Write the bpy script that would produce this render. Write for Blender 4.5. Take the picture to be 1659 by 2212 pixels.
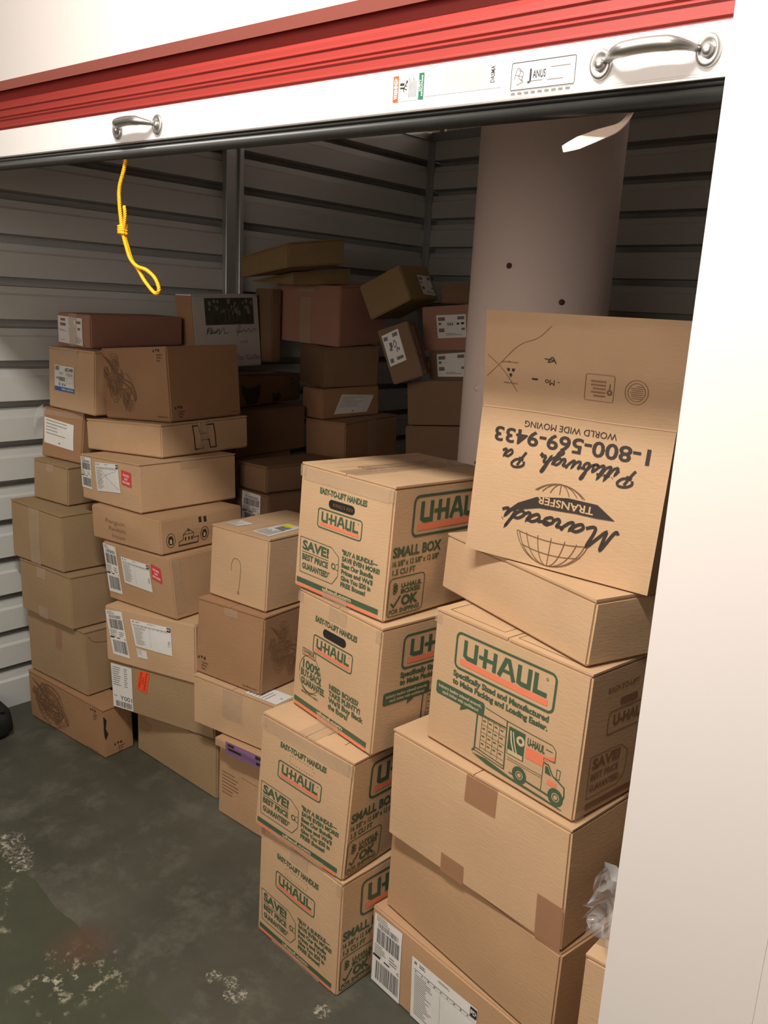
import bpy, bmesh, math, random
from mathutils import Vector, Matrix
from math import sin, cos, pi, radians
for o in list(bpy.data.objects): bpy.data.objects.remove(o)
scn = bpy.context.scene
COL = scn.collection
# ------------------------------------------------------------------ camera
F_PX, YAW, PITCH, ROLL, HC = 1806.156, 0.7251547, 0.2396666, 0.0518579, 1.6639385
cy_, sy_ = cos(YAW), sin(YAW)
fw0 = Vector((-sy_, cy_, 0)); rt0 = Vector((cy_, sy_, 0)); up0 = Vector((0, 0, 1))
fwd = cos(PITCH)*fw0 - sin(PITCH)*up0; upv = cos(PITCH)*up0 + sin(PITCH)*fw0
rgt = cos(ROLL)*rt0 + sin(ROLL)*upv; upc = cos(ROLL)*upv - sin(ROLL)*rt0
cam = bpy.data.cameras.new('camera'); camo = bpy.data.objects.new('camera', cam); COL.objects.link(camo)
camo.matrix_world = Matrix(((rgt.x, upc.x, -fwd.x, 0), (rgt.y, upc.y, -fwd.y, 0), (rgt.z, upc.z, -fwd.z, HC), (0, 0, 0, 1)))
cam.sensor_fit = 'HORIZONTAL'; cam.sensor_width = 36; cam.lens = F_PX/1659*36; cam.clip_start = 0.05
scn.camera = camo
# ------------------------------------------------------------------ light
w = bpy.data.worlds.new('world'); scn.world = w; w.use_nodes = True
w.node_tree.nodes['Background'].inputs[0].default_value = (1, .93, .85, 1)
w.node_tree.nodes['Background'].inputs[1].default_value = 0.02
def area(name, loc, rot, sx, sy, power, col):
    l = bpy.data.lights.new(name, 'AREA'); l.shape = 'RECTANGLE'; l.size = sx; l.size_y = sy; l.energy = power; l.color = col
    o = bpy.data.objects.new(name, l); COL.objects.link(o); o.location = loc; o.rotation_euler = rot
    return o
area('corridor_lamp_light', (-0.8, 0.22, 2.95), (0, 0, 0), 1.1, .18, 76, (1, .95, .87))
area('corridor_lamp_light', (-4.6, 0.0, 3.20), (0, 0, 0), 1.8, .20, 5, (1, .93, .84))
area('opposite_wall_fill', (-0.8, -1.30, 2.1), (radians(90), 0, 0), 2.0, 1.2, 28, (1, .87, .80))  # added soft fill, standing in for pinkish bounce off the opposite wall
area('rear_aisle_lamp_light', (-1.6, 5.6, 3.0), (0, 0, 0), 4.0, .3, 45, (1, .92, .84))
area('rear_aisle_uplight', (-1.6, 5.6, 2.9), (pi, 0, 0), 5.0, .4, 70, (1, .90, .84))
scn.view_settings.view_transform = 'Standard'; scn.view_settings.look = 'None'
scn.view_settings.gamma = 1; scn.view_settings.use_curve_mapping = False
scn.view_settings.exposure = 0.0
# ------------------------------------------------------------------ materials
def srgb(r, g, b):
    f = lambda c: (c/255/12.92) if c/255 <= .04045 else ((c/255+.055)/1.055)**2.4
    return (f(r), f(g), f(b), 1)
def mat(name, col, rough=.6, metal=0, noise=None, bump=None, alpha=1, coat=0):
    """noise=(scale, amount, detail); bump=(scale, strength, stretch xyz)"""
    m = bpy.data.materials.new(name); m.use_nodes = True; nt = m.node_tree; N = nt.nodes; L = nt.links
    b = N['Principled BSDF']; b.inputs['Base Color'].default_value = col; b.inputs['Roughness'].default_value = rough
    b.inputs['Metallic'].default_value = metal; b.inputs['Alpha'].default_value = alpha; b.inputs['Coat Weight'].default_value = coat
    tc = N.new('ShaderNodeTexCoord')
    if noise:
        n = N.new('ShaderNodeTexNoise'); n.inputs['Scale'].default_value = noise[0]; n.inputs['Detail'].default_value = noise[2]
        L.new(tc.outputs['Object'], n.inputs['Vector'])
        mx = N.new('ShaderNodeMix'); mx.data_type = 'RGBA'
        a = noise[1]
        mx.inputs[6].default_value = tuple(c*(1-a) for c in col[:3])+(1,)
        mx.inputs[7].default_value = tuple(min(1, c*(1+a)) for c in col[:3])+(1,)
        L.new(n.outputs['Fac'], mx.inputs[0]); L.new(mx.outputs[2], b.inputs['Base Color'])
    if bump:
        mp = N.new('ShaderNodeMapping'); mp.inputs['Scale'].default_value = bump[2]
        n2 = N.new('ShaderNodeTexNoise'); n2.inputs['Scale'].default_value = bump[0]; n2.inputs['Detail'].default_value = 4
        L.new(tc.outputs['Object'], mp.inputs[0]); L.new(mp.outputs[0], n2.inputs['Vector'])
        bp = N.new('ShaderNodeBump'); bp.inputs['Strength'].default_value = bump[1]; bp.inputs['Distance'].default_value = .002
        L.new(n2.outputs['Fac'], bp.inputs['Height']); L.new(bp.outputs[0], b.inputs['Normal'])
    return m
def card(name, r, g, b): return mat(name, srgb(r, g, b), .72, noise=(9, .09, 5), bump=(60, .25, (1, 1, 4)))
M = dict(
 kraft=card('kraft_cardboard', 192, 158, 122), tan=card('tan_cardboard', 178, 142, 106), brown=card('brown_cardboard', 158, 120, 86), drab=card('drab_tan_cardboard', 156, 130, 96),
 red=card('reddish_cardboard', 160, 116, 96), olive=card('yellowish_cardboard', 140, 116, 76), dark=card('shade_darkened_cardboard', 122, 94, 68),  # dark: brown card with the shade of the back rows mixed into its colour
 edge=mat('cardboard_cut_edge', srgb(214, 182, 146), .8),
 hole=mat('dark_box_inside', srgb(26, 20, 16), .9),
 green=mat('green_ink', srgb(66, 88, 64), .6), orange=mat('orange_ink', srgb(226, 124, 90), .6),
 black=mat('black_ink', srgb(52, 44, 38), .6), brownink=mat('brown_ink', srgb(112, 84, 60), .6), faint=mat('faint_brown_ink', srgb(140, 104, 74), .6),
 cream=mat('kraft_coloured_lettering', srgb(196, 176, 140), .7),
 paper=mat('white_label_paper', srgb(222, 220, 214), .45, noise=(30, .03, 2)), grey=mat('grey_print', srgb(112, 108, 104), .6),
 lblack=mat('label_black', srgb(38, 36, 36), .5), lred=mat('red_sticker', srgb(214, 62, 66), .45), lor=mat('fluorescent_orange_sticker', srgb(246, 84, 42), .45),
 blue=mat('blue_print', srgb(52, 92, 160), .5), purple=mat('purple_label', srgb(124, 92, 128), .5), yellow=mat('yellow_print', srgb(226, 220, 60), .5),
 teal=mat('safety_green_print', srgb(24, 104, 74), .5), worange=mat('warning_orange_print', srgb(214, 84, 30), .5),
 tape=mat('clear_packing_tape', srgb(206, 180, 150),   .10, alpha=.38, coat=.8, bump=(45, 1.0, (1, 1, 1))),
 btape=mat('brown_packing_tape', srgb(164, 122, 92), .3, alpha=.75, bump=(30, .3, (1, 1, 1))),
 wrap=mat('clear_plastic_wrap', srgb(225, 225, 225), .08, alpha=.28, coat=1),
 photo=mat('dark_landscape_print', srgb(74, 78, 66), .6, noise=(28, .6, 6)), photol=mat('light_foliage_print', srgb(150, 150, 136), .6, noise=(60, .3, 3)),
 wall=mat('galvanised_wall_panel', srgb(196, 197, 192), .42, metal=.0, noise=(3, .05, 3)),
 post=mat('galvanised_post', srgb(176, 178, 176), .35, metal=.5), rail=mat('galvanised_rail', srgb(150, 150, 146), .4, metal=.5),
 white=mat('white_painted_steel', srgb(218, 212, 208), .45, noise=(2, .015, 2)),
 reddoor=mat('red_painted_steel', srgb(150, 54, 48), .38), bar=mat('white_powder_coat', srgb(240, 238, 236), .35),
 rubber=mat('black_rubber', srgb(44, 44, 42), .38, noise=(20, .2, 3)), alu=mat('aluminium_edge', srgb(205, 200, 196), .3, metal=.8),
 hem=mat('bounce_tinted_hem', srgb(200, 120, 108), .5),  # pink of the hem stands for red light bounced off the curtain
 cast=mat('cast_metal', srgb(186, 184, 180), .32, metal=.85), column=mat('painted_plaster_column', srgb(240, 222, 212), .7, noise=(4, .05, 5), bump=(25, .25, (1, 1, 1))),
 rust=mat('rusty_metal', srgb(92, 60, 48), .7), rope=mat('yellow_nylon_rope', srgb(250, 176, 20), .45), strap=mat('white_webbing', srgb(228, 206, 188), .6, bump=(200, .3, (1, 1, 1))),
 wire=mat('steel_wire', srgb(60, 58, 56), .5), ceil=mat('white_ceiling', srgb(190, 180, 172), .8), corr=mat('white_corridor_wall', srgb(205, 198, 190), .6),
 bag=mat('black_woven_fabric', srgb(20, 20, 22), .75, noise=(40, .3, 3), bump=(180, .5, (1, 1, 1))),
)
# ------------------------------------------------------------------ mesh helpers
def tag(o, label=None, cat=None, group=None, kind=None):
    if label: o['label'] = label
    if cat: o['category'] = cat
    if group: o['group'] = group
    if kind: o['kind'] = kind
    return o
class MB:
    def __init__(s): s.v = []; s.f = []; s.m = []; s.mats = []; s.sm = []
    def mi(s, name):
        if name not in s.mats: s.mats.append(name)
        return s.mats.index(name)
    def add(s, vs, fs, m, smooth=False):
        b = len(s.v); s.v += [tuple(p) for p in vs]; k = s.mi(m)
        for f in fs: s.f.append(tuple(i+b for i in f)); s.m.append(k); s.sm.append(smooth)
    def box(s, lo, hi, m):
        x0, y0, z0 = lo; x1, y1, z1 = hi
        s.hexa([(x0, y0, z0), (x1, y0, z0), (x1, y1, z0), (x0, y1, z0), (x0, y0, z1), (x1, y0, z1), (x1, y1, z1), (x0, y1, z1)], m)
    def hexa(s, p, m): s.add(p, [(3, 2, 1, 0), (4, 5, 6, 7), (0, 1, 5, 4), (1, 2, 6, 5), (2, 3, 7, 6), (3, 0, 4, 7)], m)
    def tube(s, pts, r, m, n=8, caps=True, ry=None):
        pts = [Vector(p) for p in pts]; vs = []; fs = []; prev = None
        for i, p in enumerate(pts):
            t = (pts[min(i+1, len(pts)-1)]-pts[max(i-1, 0)]).normalized()
            if prev is None: a = t.orthogonal().normalized() if abs(t.z) > .9 else t.cross(Vector((0, 0, 1))).normalized()
            else: a = (prev-t*prev.dot(t)).normalized()
            prev = a; b = t.cross(a); rr = r[i] if isinstance(r, (list, tuple)) else r
            r2 = rr if ry is None else (ry[i] if isinstance(ry, (list, tuple)) else ry)
            for k in range(n): vs.append(p+a*rr*cos(2*pi*k/n)+b*r2*sin(2*pi*k/n))
        for i in range(len(pts)-1):
            for k in range(n): fs.append((i*n+k, i*n+(k+1) % n, (i+1)*n+(k+1) % n, (i+1)*n+k))
        if caps: fs.append(tuple(range(n-1, -1, -1))); fs.append(tuple((len(pts)-1)*n+k for k in range(n)))
        s.add(vs, fs, m, True)
    def build(s, name, parent=None, merge=0, bevel=0, seg=2, recalc=False):
        me = bpy.data.meshes.new(name); me.from_pydata(s.v, [], s.f)
        for k in s.mats: me.materials.append(M[k])
        for p, k, q in zip(me.polygons, s.m, s.sm): p.material_index = k; p.use_smooth = q
        if merge or bevel or recalc:
            bm = bmesh.new(); bm.from_mesh(me)
            if merge: bmesh.ops.remove_doubles(bm, verts=bm.verts, dist=merge)
            if recalc: bmesh.ops.recalc_face_normals(bm, faces=bm.faces)
            if bevel:
                es = [e for e in bm.edges if len(e.link_faces) == 2 and e.calc_face_angle(0) > .6]
                bmesh.ops.bevel(bm, geom=es, offset=bevel, segments=seg, affect='EDGES', clamp_overlap=True)
            bm.to_mesh(me); bm.free()
        me.update()
        o = bpy.data.objects.new(name, me); COL.objects.link(o)
        if parent: o.parent = parent
        return o
def empty(name, loc):
    o = bpy.data.objects.new(name, None); COL.objects.link(o); o.location = loc; o.empty_display_size = .05; return o
def adopt(o, parent):      # parent while keeping world coordinates
    o.parent = parent; o.matrix_parent_inverse = Matrix.Translation(parent.location).inverted(); return o
_tc = {}
def text2d(s, bold):
    k = (s, bold)
    if k not in _tc:
        c = bpy.data.curves.new('lettering', 'FONT'); c.body = s; c.offset = bold; c.resolution_u = 3; c.fill_mode = 'FRONT'
        o = bpy.data.objects.new('lettering', c); COL.objects.link(o)
        dg = bpy.context.evaluated_depsgraph_get(); dg.update(); e = o.evaluated_get(dg); me = e.to_mesh()
        vs = [(v.co.x, v.co.y) for v in me.vertices]; fs = [tuple(p.vertices) for p in me.polygons]
        e.to_mesh_clear(); bpy.data.objects.remove(o); bpy.data.curves.remove(c)
        _tc[k] = (vs, fs)
    return _tc[k]
def capH():
    vs, _ = text2d('H', 0); return max(v[1] for v in vs)
def spline(pts, n=6):
    out = []; P = [pts[0]]+list(pts)+[pts[-1]]
    for i in range(1, len(P)-2):
        for k in range(n):
            t = k/n; a, b, c, d = P[i-1], P[i], P[i+1], P[i+2]
            out.append(tuple(.5*((2*b[j])+(-a[j]+c[j])*t+(2*a[j]-5*b[j]+4*c[j]-d[j])*t*t+(-a[j]+3*b[j]-3*c[j]+d[j])*t**3) for j in range(len(b))))
    out.append(tuple(pts[-1])); return out
class Face:
    """A surface patch with u to the right and v down; every mark is laid on it in those coordinates."""
    def __init__(s, pt, W, H, mb, off=.0008, flip=False): s.p = pt; s.W = W; s.H = H; s.mb = mb; s.off = off; s.flip = flip
    def P(s, u, v):
        if s.flip: u, v = 1-u, 1-v
        return s.p(u, v, s.off)
    def mesh2(s, vs, fs, m):
        vv = [s.P(x/s.W, 1-y/s.H) for x, y in vs]; s.mb.add(vv, fs, m)
    def poly(s, pts, m): s.mesh2([(u*s.W, (1-v)*s.H) for u, v in pts], [tuple(range(len(pts)))[::-1]], m)
    def rect(s, u0, v0, u1, v1, m, nx=6, ny=1):
        vs = [((u0+(u1-u0)*i/nx)*s.W, (1-(v0+(v1-v0)*j/ny))*s.H) for j in range(ny+1) for i in range(nx+1)]
        s.mesh2(vs, [(j*(nx+1)+i, (j+1)*(nx+1)+i, (j+1)*(nx+1)+i+1, j*(nx+1)+i+1) for j in range(ny) for i in range(nx)], m)
    def stroke(s, pts, w, m, closed=False):
        P = [Vector((u*s.W, (1-v)*s.H)) for u, v in pts]; n = len(P)
        if n < 2: return
        Q = []
        for i in range(n if closed else n-1):
            a, b = P[i], P[(i+1) % n]; k = max(1, int((b-a).length/.018)); Q += [a.lerp(b, j/k) for j in range(k)]
        if not closed: Q.append(P[-1])
        P = Q; n = len(P)
        vs = []
        for i in range(n):
            a = P[(i-1) % n] if closed or i > 0 else None; b = P[(i+1) % n] if closed or i < n-1 else None
            d1 = (P[i]-a).normalized() if a is not None else (b-P[i]).normalized(); d2 = (b-P[i]).normalized() if b is not None else d1
            t = d1+d2
            if t.length < 1e-6: t = d1
            t.normalize(); nn = Vector((-t.y, t.x)); k = max(.45, nn.dot(Vector((-d1.y, d1.x))))
            vs += [P[i]+nn*w/2/k, P[i]-nn*w/2/k]
        fs = [(2*i, 2*i+1, 2*((i+1) % n)+1, 2*((i+1) % n)) for i in range(n if closed else n-1)]
        s.mesh2([(v.x, v.y) for v in vs], fs, m)
    def text(s, t, u0, u1, vb, h, m, bold=.012, slant=0):
        """lettering from u0 to u1 with baseline vb and capital height h (fraction of H)"""
        vs, fs = text2d(t, bold)
        if not vs: return
        xa = min(v[0] for v in vs); xb = max(v[0] for v in vs); hs = h*s.H/capH(); ws = (u1-u0)*s.W/(xb-xa)
        s.mesh2([(u0*s.W+(x-xa)*ws+slant*y*hs, (1-vb)*s.H+y*hs) for x, y in vs], fs, m)
    def curve(s, pts, w, m, n=6, closed=False):
        s.stroke(spline(list(pts)+([pts[0]] if closed else []), n), w, m)
    def arc(s, cu, cv, r, a0, a1, w, m, n=24, ry=None):
        ry = ry or r
        s.stroke([(cu+r*cos(a0+(a1-a0)*i/n)/s.W, cv-ry*sin(a0+(a1-a0)*i/n)/s.H) for i in range(n+1)], w, m)
    def rrect(s, u0, v0, u1, v1, r, w, m, n=5, dash=False):
        pts = []; W, H = s.W, s.H
        for cx, cyy, a in ((u1*W-r, (1-v0)*H-r, 0), (u0*W+r, (1-v0)*H-r, pi/2), (u0*W+r, (1-v1)*H+r, pi), (u1*W-r, (1-v1)*H+r, 1.5*pi)):
            for i in range(n+1): pts.append(((cx+r*cos(a+pi/2*i/n))/W, 1-(cyy+r*sin(a+pi/2*i/n))/H))
        if not dash: s.stroke(pts, w, m, True); return pts
        P = []
        for i in range(len(pts)):
            a, b = pts[i], pts[(i+1) % len(pts)]; L = math.hypot((b[0]-a[0])*W, (b[1]-a[1])*H); k = max(1, int(L/.003))
            P += [(a[0]+(b[0]-a[0])*j/k, a[1]+(b[1]-a[1])*j/k) for j in range(k)]
        for i in range(0, len(P)-2, 3): s.stroke([P[i], P[i+1], P[i+2]][:2], w, m)
        return pts
    def sub(s, quad, mb, off=.0006):
        """a smaller patch (a label) lying on this one; quad = TL, TR, BR, BL in u, v"""
        a, b, c, d = quad
        def pt(u, v, o):
            x = (1-u)*(1-v)*a[0]+u*(1-v)*b[0]+u*v*c[0]+(1-u)*v*d[0]; y = (1-u)*(1-v)*a[1]+u*(1-v)*b[1]+u*v*c[1]+(1-u)*v*d[1]
            return s.p(x, y, s.off+off+o)
        W = (math.hypot((b[0]-a[0])*s.W, (b[1]-a[1])*s.H)+math.hypot((c[0]-d[0])*s.W, (c[1]-d[1])*s.H))/2
        H = (math.hypot((d[0]-a[0])*s.W, (d[1]-a[1])*s.H)+math.hypot((c[0]-b[0])*s.W, (c[1]-b[1])*s.H))/2
        return Face(pt, W, H, mb, .0004)
BOXES = {
 'D4': ((-1.1864, 1.2542, 0.0000), (-1.5075, 1.2687, 0.0000), (-1.1677, 1.6704, 0.0000), (-1.4888, 1.6848, 0.0000), (-1.1846, 1.2582, 0.3215), (-1.5057, 1.2726, 0.3254), (-1.1658, 1.6743, 0.3202), (-1.4870, 1.6887, 0.3241)),
 'D3': ((-1.1894, 1.2598, 0.3216), (-1.5107, 1.2560, 0.3255), (-1.1943, 1.6764, 0.3206), (-1.5156, 1.6726, 0.3245), (-1.1767, 1.2701, 0.6413), (-1.4980, 1.2663, 0.6496), (-1.1816, 1.6867, 0.6384), (-1.5029, 1.6829, 0.6467)),
 'D2': ((-1.1687, 1.3158, 0.6408), (-1.4877, 1.3549, 0.6487), (-1.1180, 1.7292, 0.6365), (-1.4370, 1.7684, 0.6444), (-1.1597, 1.3248, 0.9631), (-1.4788, 1.3640, 0.9668), (-1.1090, 1.7383, 0.9563), (-1.4280, 1.7775, 0.9600)),
 'D1': ((-1.1775, 1.3452, 0.9630), (-1.4985, 1.3617, 0.9671), (-1.1560, 1.7628, 0.9565), (-1.4770, 1.7793, 0.9607), (-1.1684, 1.3529, 1.2844), (-1.4894, 1.3695, 1.2875), (-1.1469, 1.7705, 1.2712), (-1.4679, 1.7870, 1.2743)),
 'E6': ((-0.6260, 1.3021, -0.0000), (-1.1694, 1.3593, -0.0000), (-0.5841, 1.6999, -0.0000), (-1.1276, 1.7571, -0.0000), (-0.6311, 1.3028, 0.2147), (-1.1746, 1.3600, 0.2152), (-0.5893, 1.7006, 0.2142), (-1.1327, 1.7578, 0.2147)),
 'E5': ((-0.6310, 1.3013, 0.2147), (-1.1504, 1.3821, 0.2151), (-0.5696, 1.6965, 0.2142), (-1.0890, 1.7773, 0.2146), (-0.6315, 1.3067, 0.4411), (-1.1509, 1.3875, 0.4374), (-0.5700, 1.7019, 0.4401), (-1.0894, 1.7827, 0.4364)),
 'E4': ((-0.6366, 1.3085, 0.4410), (-1.1356, 1.3554, 0.4376), (-0.5945, 1.7566, 0.4398), (-1.0935, 1.8035, 0.4363), (-0.6441, 1.3148, 0.7120), (-1.1431, 1.3617, 0.7100), (-0.6019, 1.7628, 0.7100), (-1.1009, 1.8097, 0.7080)),
 'E3': ((-0.6531, 1.3323, 0.7119), (-1.0666, 1.3878, 0.7101), (-0.6105, 1.6495, 0.7105), (-1.0241, 1.7050, 0.7088), (-0.6490, 1.3363, 1.0261), (-1.0626, 1.3918, 1.0254), (-0.6064, 1.6535, 1.0244), (-1.0200, 1.7090, 1.0236)),
 'E2': ((-0.6702, 1.3474, 1.0260), (-1.1409, 1.5062, 1.0246), (-0.5582, 1.6790, 1.0243), (-1.0290, 1.8379, 1.0229), (-0.6652, 1.3511, 1.1632), (-1.1360, 1.5100, 1.1613), (-0.5533, 1.6827, 1.1622), (-1.0241, 1.8416, 1.1603)),
 'E1': ((-0.6106, 1.4396, 1.1630), (-1.0273, 1.4321, 1.1619), (-0.6181, 1.8596, 1.1613), (-1.0349, 1.8520, 1.1602), (-0.5996, 1.4472, 1.4716), (-1.0163, 1.4396, 1.4737), (-0.6071, 1.8671, 1.4709), (-1.0239, 1.8596, 1.4730)),
 'C5': ((-1.7040, 1.5338, -0.0000), (-2.0192, 1.5197, -0.0000), (-1.7173, 1.8335, -0.0000), (-2.0325, 1.8194, -0.0000), (-1.7010, 1.5360, 0.2257), (-2.0162, 1.5219, 0.2207), (-1.7143, 1.8357, 0.2238), (-2.0295, 1.8216, 0.2188)),
 'C4': ((-1.7351, 1.5621, 0.2250), (-2.0558, 1.5329, 0.2200), (-1.7668, 1.9107, 0.2225), (-2.0875, 1.8815, 0.2175), (-1.7352, 1.5620, 0.2645), (-2.0558, 1.5328, 0.2540), (-1.7669, 1.9106, 0.2595), (-2.0875, 1.8814, 0.2490)),
 'C3': ((-1.8129, 1.5861, 0.2616), (-2.1881, 1.5430, 0.2495), (-1.8471, 1.8841, 0.2571), (-2.2223, 1.8411, 0.2450), (-1.8132, 1.5854, 0.4355), (-2.1884, 1.5424, 0.4293), (-1.8473, 1.8835, 0.4276), (-2.2225, 1.8404, 0.4213)),
 'C2': ((-1.9020, 1.5951, 0.4336), (-2.2016, 1.5601, 0.4286), (-1.9427, 1.9427, 0.4243), (-2.2423, 1.9077, 0.4193), (-1.8953, 1.6031, 0.7030), (-2.1949, 1.5681, 0.6963), (-1.9360, 1.9507, 0.6986), (-2.2356, 1.9157, 0.6919)),
 'C1': ((-1.9223, 1.6276, 0.7021), (-2.1978, 1.6133, 0.6958), (-1.9400, 1.9685, 0.6983), (-2.2156, 1.9542, 0.6920), (-1.9162, 1.6348, 0.9466), (-2.1917, 1.6205, 0.9410), (-1.9339, 1.9758, 0.9416), (-2.2094, 1.9614, 0.9360)),
 'B8': ((-2.0745, 1.5551, -0.0000), (-2.5474, 1.5446, -0.0000), (-2.0834, 1.9550, -0.0000), (-2.5563, 1.9445, -0.0000), (-2.0745, 1.5551, 0.1399), (-2.5474, 1.5446, 0.1294), (-2.0834, 1.9550, 0.1403), (-2.5563, 1.9445, 0.1297)),
 'B7': ((-2.2026, 1.6419, 0.1372), (-2.6814, 1.5240, 0.1264), (-2.2838, 1.9720, 0.1358), (-2.7627, 1.8542, 0.1250), (-2.2064, 1.6324, 0.3378), (-2.6853, 1.5145, 0.3249), (-2.2876, 1.9625, 0.3368), (-2.7665, 1.8447, 0.3240)),
 'B6': ((-2.2698, 1.6110, 0.3361), (-2.6827, 1.5049, 0.3249), (-2.3544, 1.9403, 0.3350), (-2.7673, 1.8342, 0.3239), (-2.2682, 1.6061, 0.5630), (-2.6811, 1.5000, 0.5477), (-2.3528, 1.9354, 0.5613), (-2.7657, 1.8293, 0.5461)),
 'B5': ((-2.3474, 1.5869, 0.5601), (-2.7308, 1.5519, 0.5462), (-2.3782, 1.9254, 0.5604), (-2.7616, 1.8905, 0.5465), (-2.3586, 1.5670, 0.7896), (-2.7420, 1.5321, 0.7733), (-2.3895, 1.9056, 0.7890), (-2.7729, 1.8707, 0.7726)),
 'B4': ((-2.4000, 1.5623, 0.7879), (-2.8113, 1.5369, 0.7704), (-2.4228, 1.9319, 0.7876), (-2.8342, 1.9064, 0.7701), (-2.4016, 1.5584, 0.9161), (-2.8130, 1.5330, 0.9001), (-2.4245, 1.9280, 0.9152), (-2.8358, 1.9025, 0.8991)),
 'B3': ((-2.5261, 1.5624, 0.9113), (-2.9238, 1.5615, 0.8957), (-2.5271, 1.9831, 0.9112), (-2.9248, 1.9821, 0.8956), (-2.5284, 1.5588, 1.0928), (-2.9262, 1.5579, 1.0697), (-2.5294, 1.9795, 1.0922), (-2.9272, 1.9785, 1.0691)),
 'B2': ((-2.5774, 1.6857, 1.0898), (-3.0130, 1.6361, 1.0646), (-2.6266, 2.1178, 1.0864), (-3.0621, 2.0682, 1.0612), (-2.5792, 1.6825, 1.2156), (-3.0147, 1.6330, 1.1869), (-2.6283, 2.1147, 1.2172), (-3.0639, 2.0651, 1.1885)),
 'B1': ((-2.5941, 1.7380, 1.2152), (-2.9537, 1.6849, 1.1914), (-2.6473, 2.0984, 1.2158), (-3.0069, 2.0453, 1.1920), (-2.6005, 1.7228, 1.4908), (-2.9601, 1.6697, 1.4588), (-2.6537, 2.0832, 1.4956), (-3.0133, 2.0301, 1.4636)),
 'A8': ((-2.5645, 1.4206, 0.0000), (-3.0573, 1.3780, 0.0000), (-2.5752, 1.5452, 0.0000), (-3.0681, 1.5027, 0.0000), (-2.5676, 1.4169, 0.1923), (-3.0605, 1.3743, 0.1977), (-2.5784, 1.5415, 0.1876), (-3.0712, 1.4990, 0.1931)),
 'A7': ((-2.6970, 1.4306, 0.1928), (-3.0620, 1.3898, 0.1971), (-2.7277, 1.7048, 0.1826), (-3.0926, 1.6640, 0.1870), (-2.7037, 1.4276, 0.4497), (-3.0686, 1.3868, 0.4584), (-2.7343, 1.7018, 0.4352), (-3.0993, 1.6610, 0.4439)),
 'A6': ((-2.7375, 1.4022, 0.4517), (-3.0538, 1.3635, 0.4594), (-2.7788, 1.7397, 0.4339), (-3.0950, 1.7010, 0.4416), (-2.7404, 1.4013, 0.6587), (-3.0566, 1.3627, 0.6641), (-2.7816, 1.7388, 0.6365), (-3.0979, 1.7002, 0.6419)),
 'A5': ((-2.7900, 1.4030, 0.6590), (-3.0903, 1.3565, 0.6648), (-2.8325, 1.6776, 0.6411), (-3.1328, 1.6311, 0.6468), (-2.7915, 1.4037, 0.8762), (-3.0918, 1.3572, 0.8901), (-2.8340, 1.6783, 0.8640), (-3.1343, 1.6318, 0.8779)),
 'A4': ((-2.9005, 1.4871, 0.8762), (-3.0819, 1.4435, 0.8853), (-2.9534, 1.7071, 0.8672), (-3.1348, 1.6634, 0.8763), (-2.8989, 1.4918, 1.0266), (-3.0803, 1.4482, 1.0400), (-2.9518, 1.7118, 1.0205), (-3.1332, 1.6682, 1.0339)),
 'A3': ((-2.9255, 1.5589, 1.0254), (-3.1037, 1.4913, 1.0396), (-2.9541, 1.6344, 1.0240), (-3.1323, 1.5668, 1.0382), (-2.9168, 1.5733, 1.2238), (-3.0950, 1.5058, 1.2302), (-2.9454, 1.6488, 1.2235), (-3.1236, 1.5813, 1.2299)),
 'A2': ((-2.8175, 1.5613, 1.2210), (-3.0852, 1.5224, 1.2296), (-2.8366, 1.6928, 1.2196), (-3.1043, 1.6539, 1.2282), (-2.8122, 1.5657, 1.4573), (-3.0800, 1.5268, 1.4586), (-2.8313, 1.6972, 1.4606), (-3.0991, 1.6583, 1.4619)),
 'A1': ((-2.8940, 1.5977, 1.4587), (-3.0888, 1.5689, 1.4597), (-2.9590, 2.0381, 1.5147), (-3.1538, 2.0093, 1.5156), (-2.8933, 1.5980, 1.5826), (-3.0881, 1.5692, 1.5855), (-2.9583, 2.0384, 1.5839), (-3.1531, 2.0096, 1.5867)),
 'G10': ((-2.2535, 1.9140, 0.7836), (-2.4791, 1.9399, 0.7836), (-2.2137, 2.2618, 0.7836), (-2.4393, 2.2876, 0.7836), (-2.2536, 1.9140, 0.9836), (-2.4792, 1.9399, 0.9724), (-2.2138, 2.2618, 0.9823), (-2.4394, 2.2876, 0.9711)),
 'G9': ((-2.2887, 1.9332, 0.9817), (-2.4889, 1.9563, 0.9718), (-2.2485, 2.2809, 0.9805), (-2.4488, 2.3040, 0.9705), (-2.2893, 1.9324, 1.0841), (-2.4895, 1.9555, 1.0723), (-2.2492, 2.2801, 1.0864), (-2.4494, 2.3032, 1.0747)),
 'G8': ((-2.6952, 2.1025, 1.0319), (-3.0432, 2.0652, 1.0319), (-2.7413, 2.5330, 1.0319), (-3.0893, 2.4957, 1.0319), (-2.6975, 2.1035, 1.2220), (-3.0455, 2.0662, 1.2153), (-2.7436, 2.5340, 1.2229), (-3.0916, 2.4967, 1.2162)),
 'G7': ((-2.7782, 2.1431, 1.2207), (-2.9793, 2.0854, 1.2166), (-2.9289, 2.6687, 1.2200), (-3.1300, 2.6111, 1.2159), (-2.7796, 2.1416, 1.3667), (-2.9807, 2.0840, 1.3643), (-2.9303, 2.6673, 1.3465), (-3.1314, 2.6096, 1.3441)),
 'G6': ((-2.5068, 2.5572, 0.9719), (-2.7370, 2.5382, 0.9719), (-2.5374, 2.9283, 0.9719), (-2.7676, 2.9093, 0.9719), (-2.5103, 2.5526, 1.1724), (-2.7406, 2.5336, 1.1666), (-2.5409, 2.9237, 1.1859), (-2.7712, 2.9047, 1.1801)),
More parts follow.
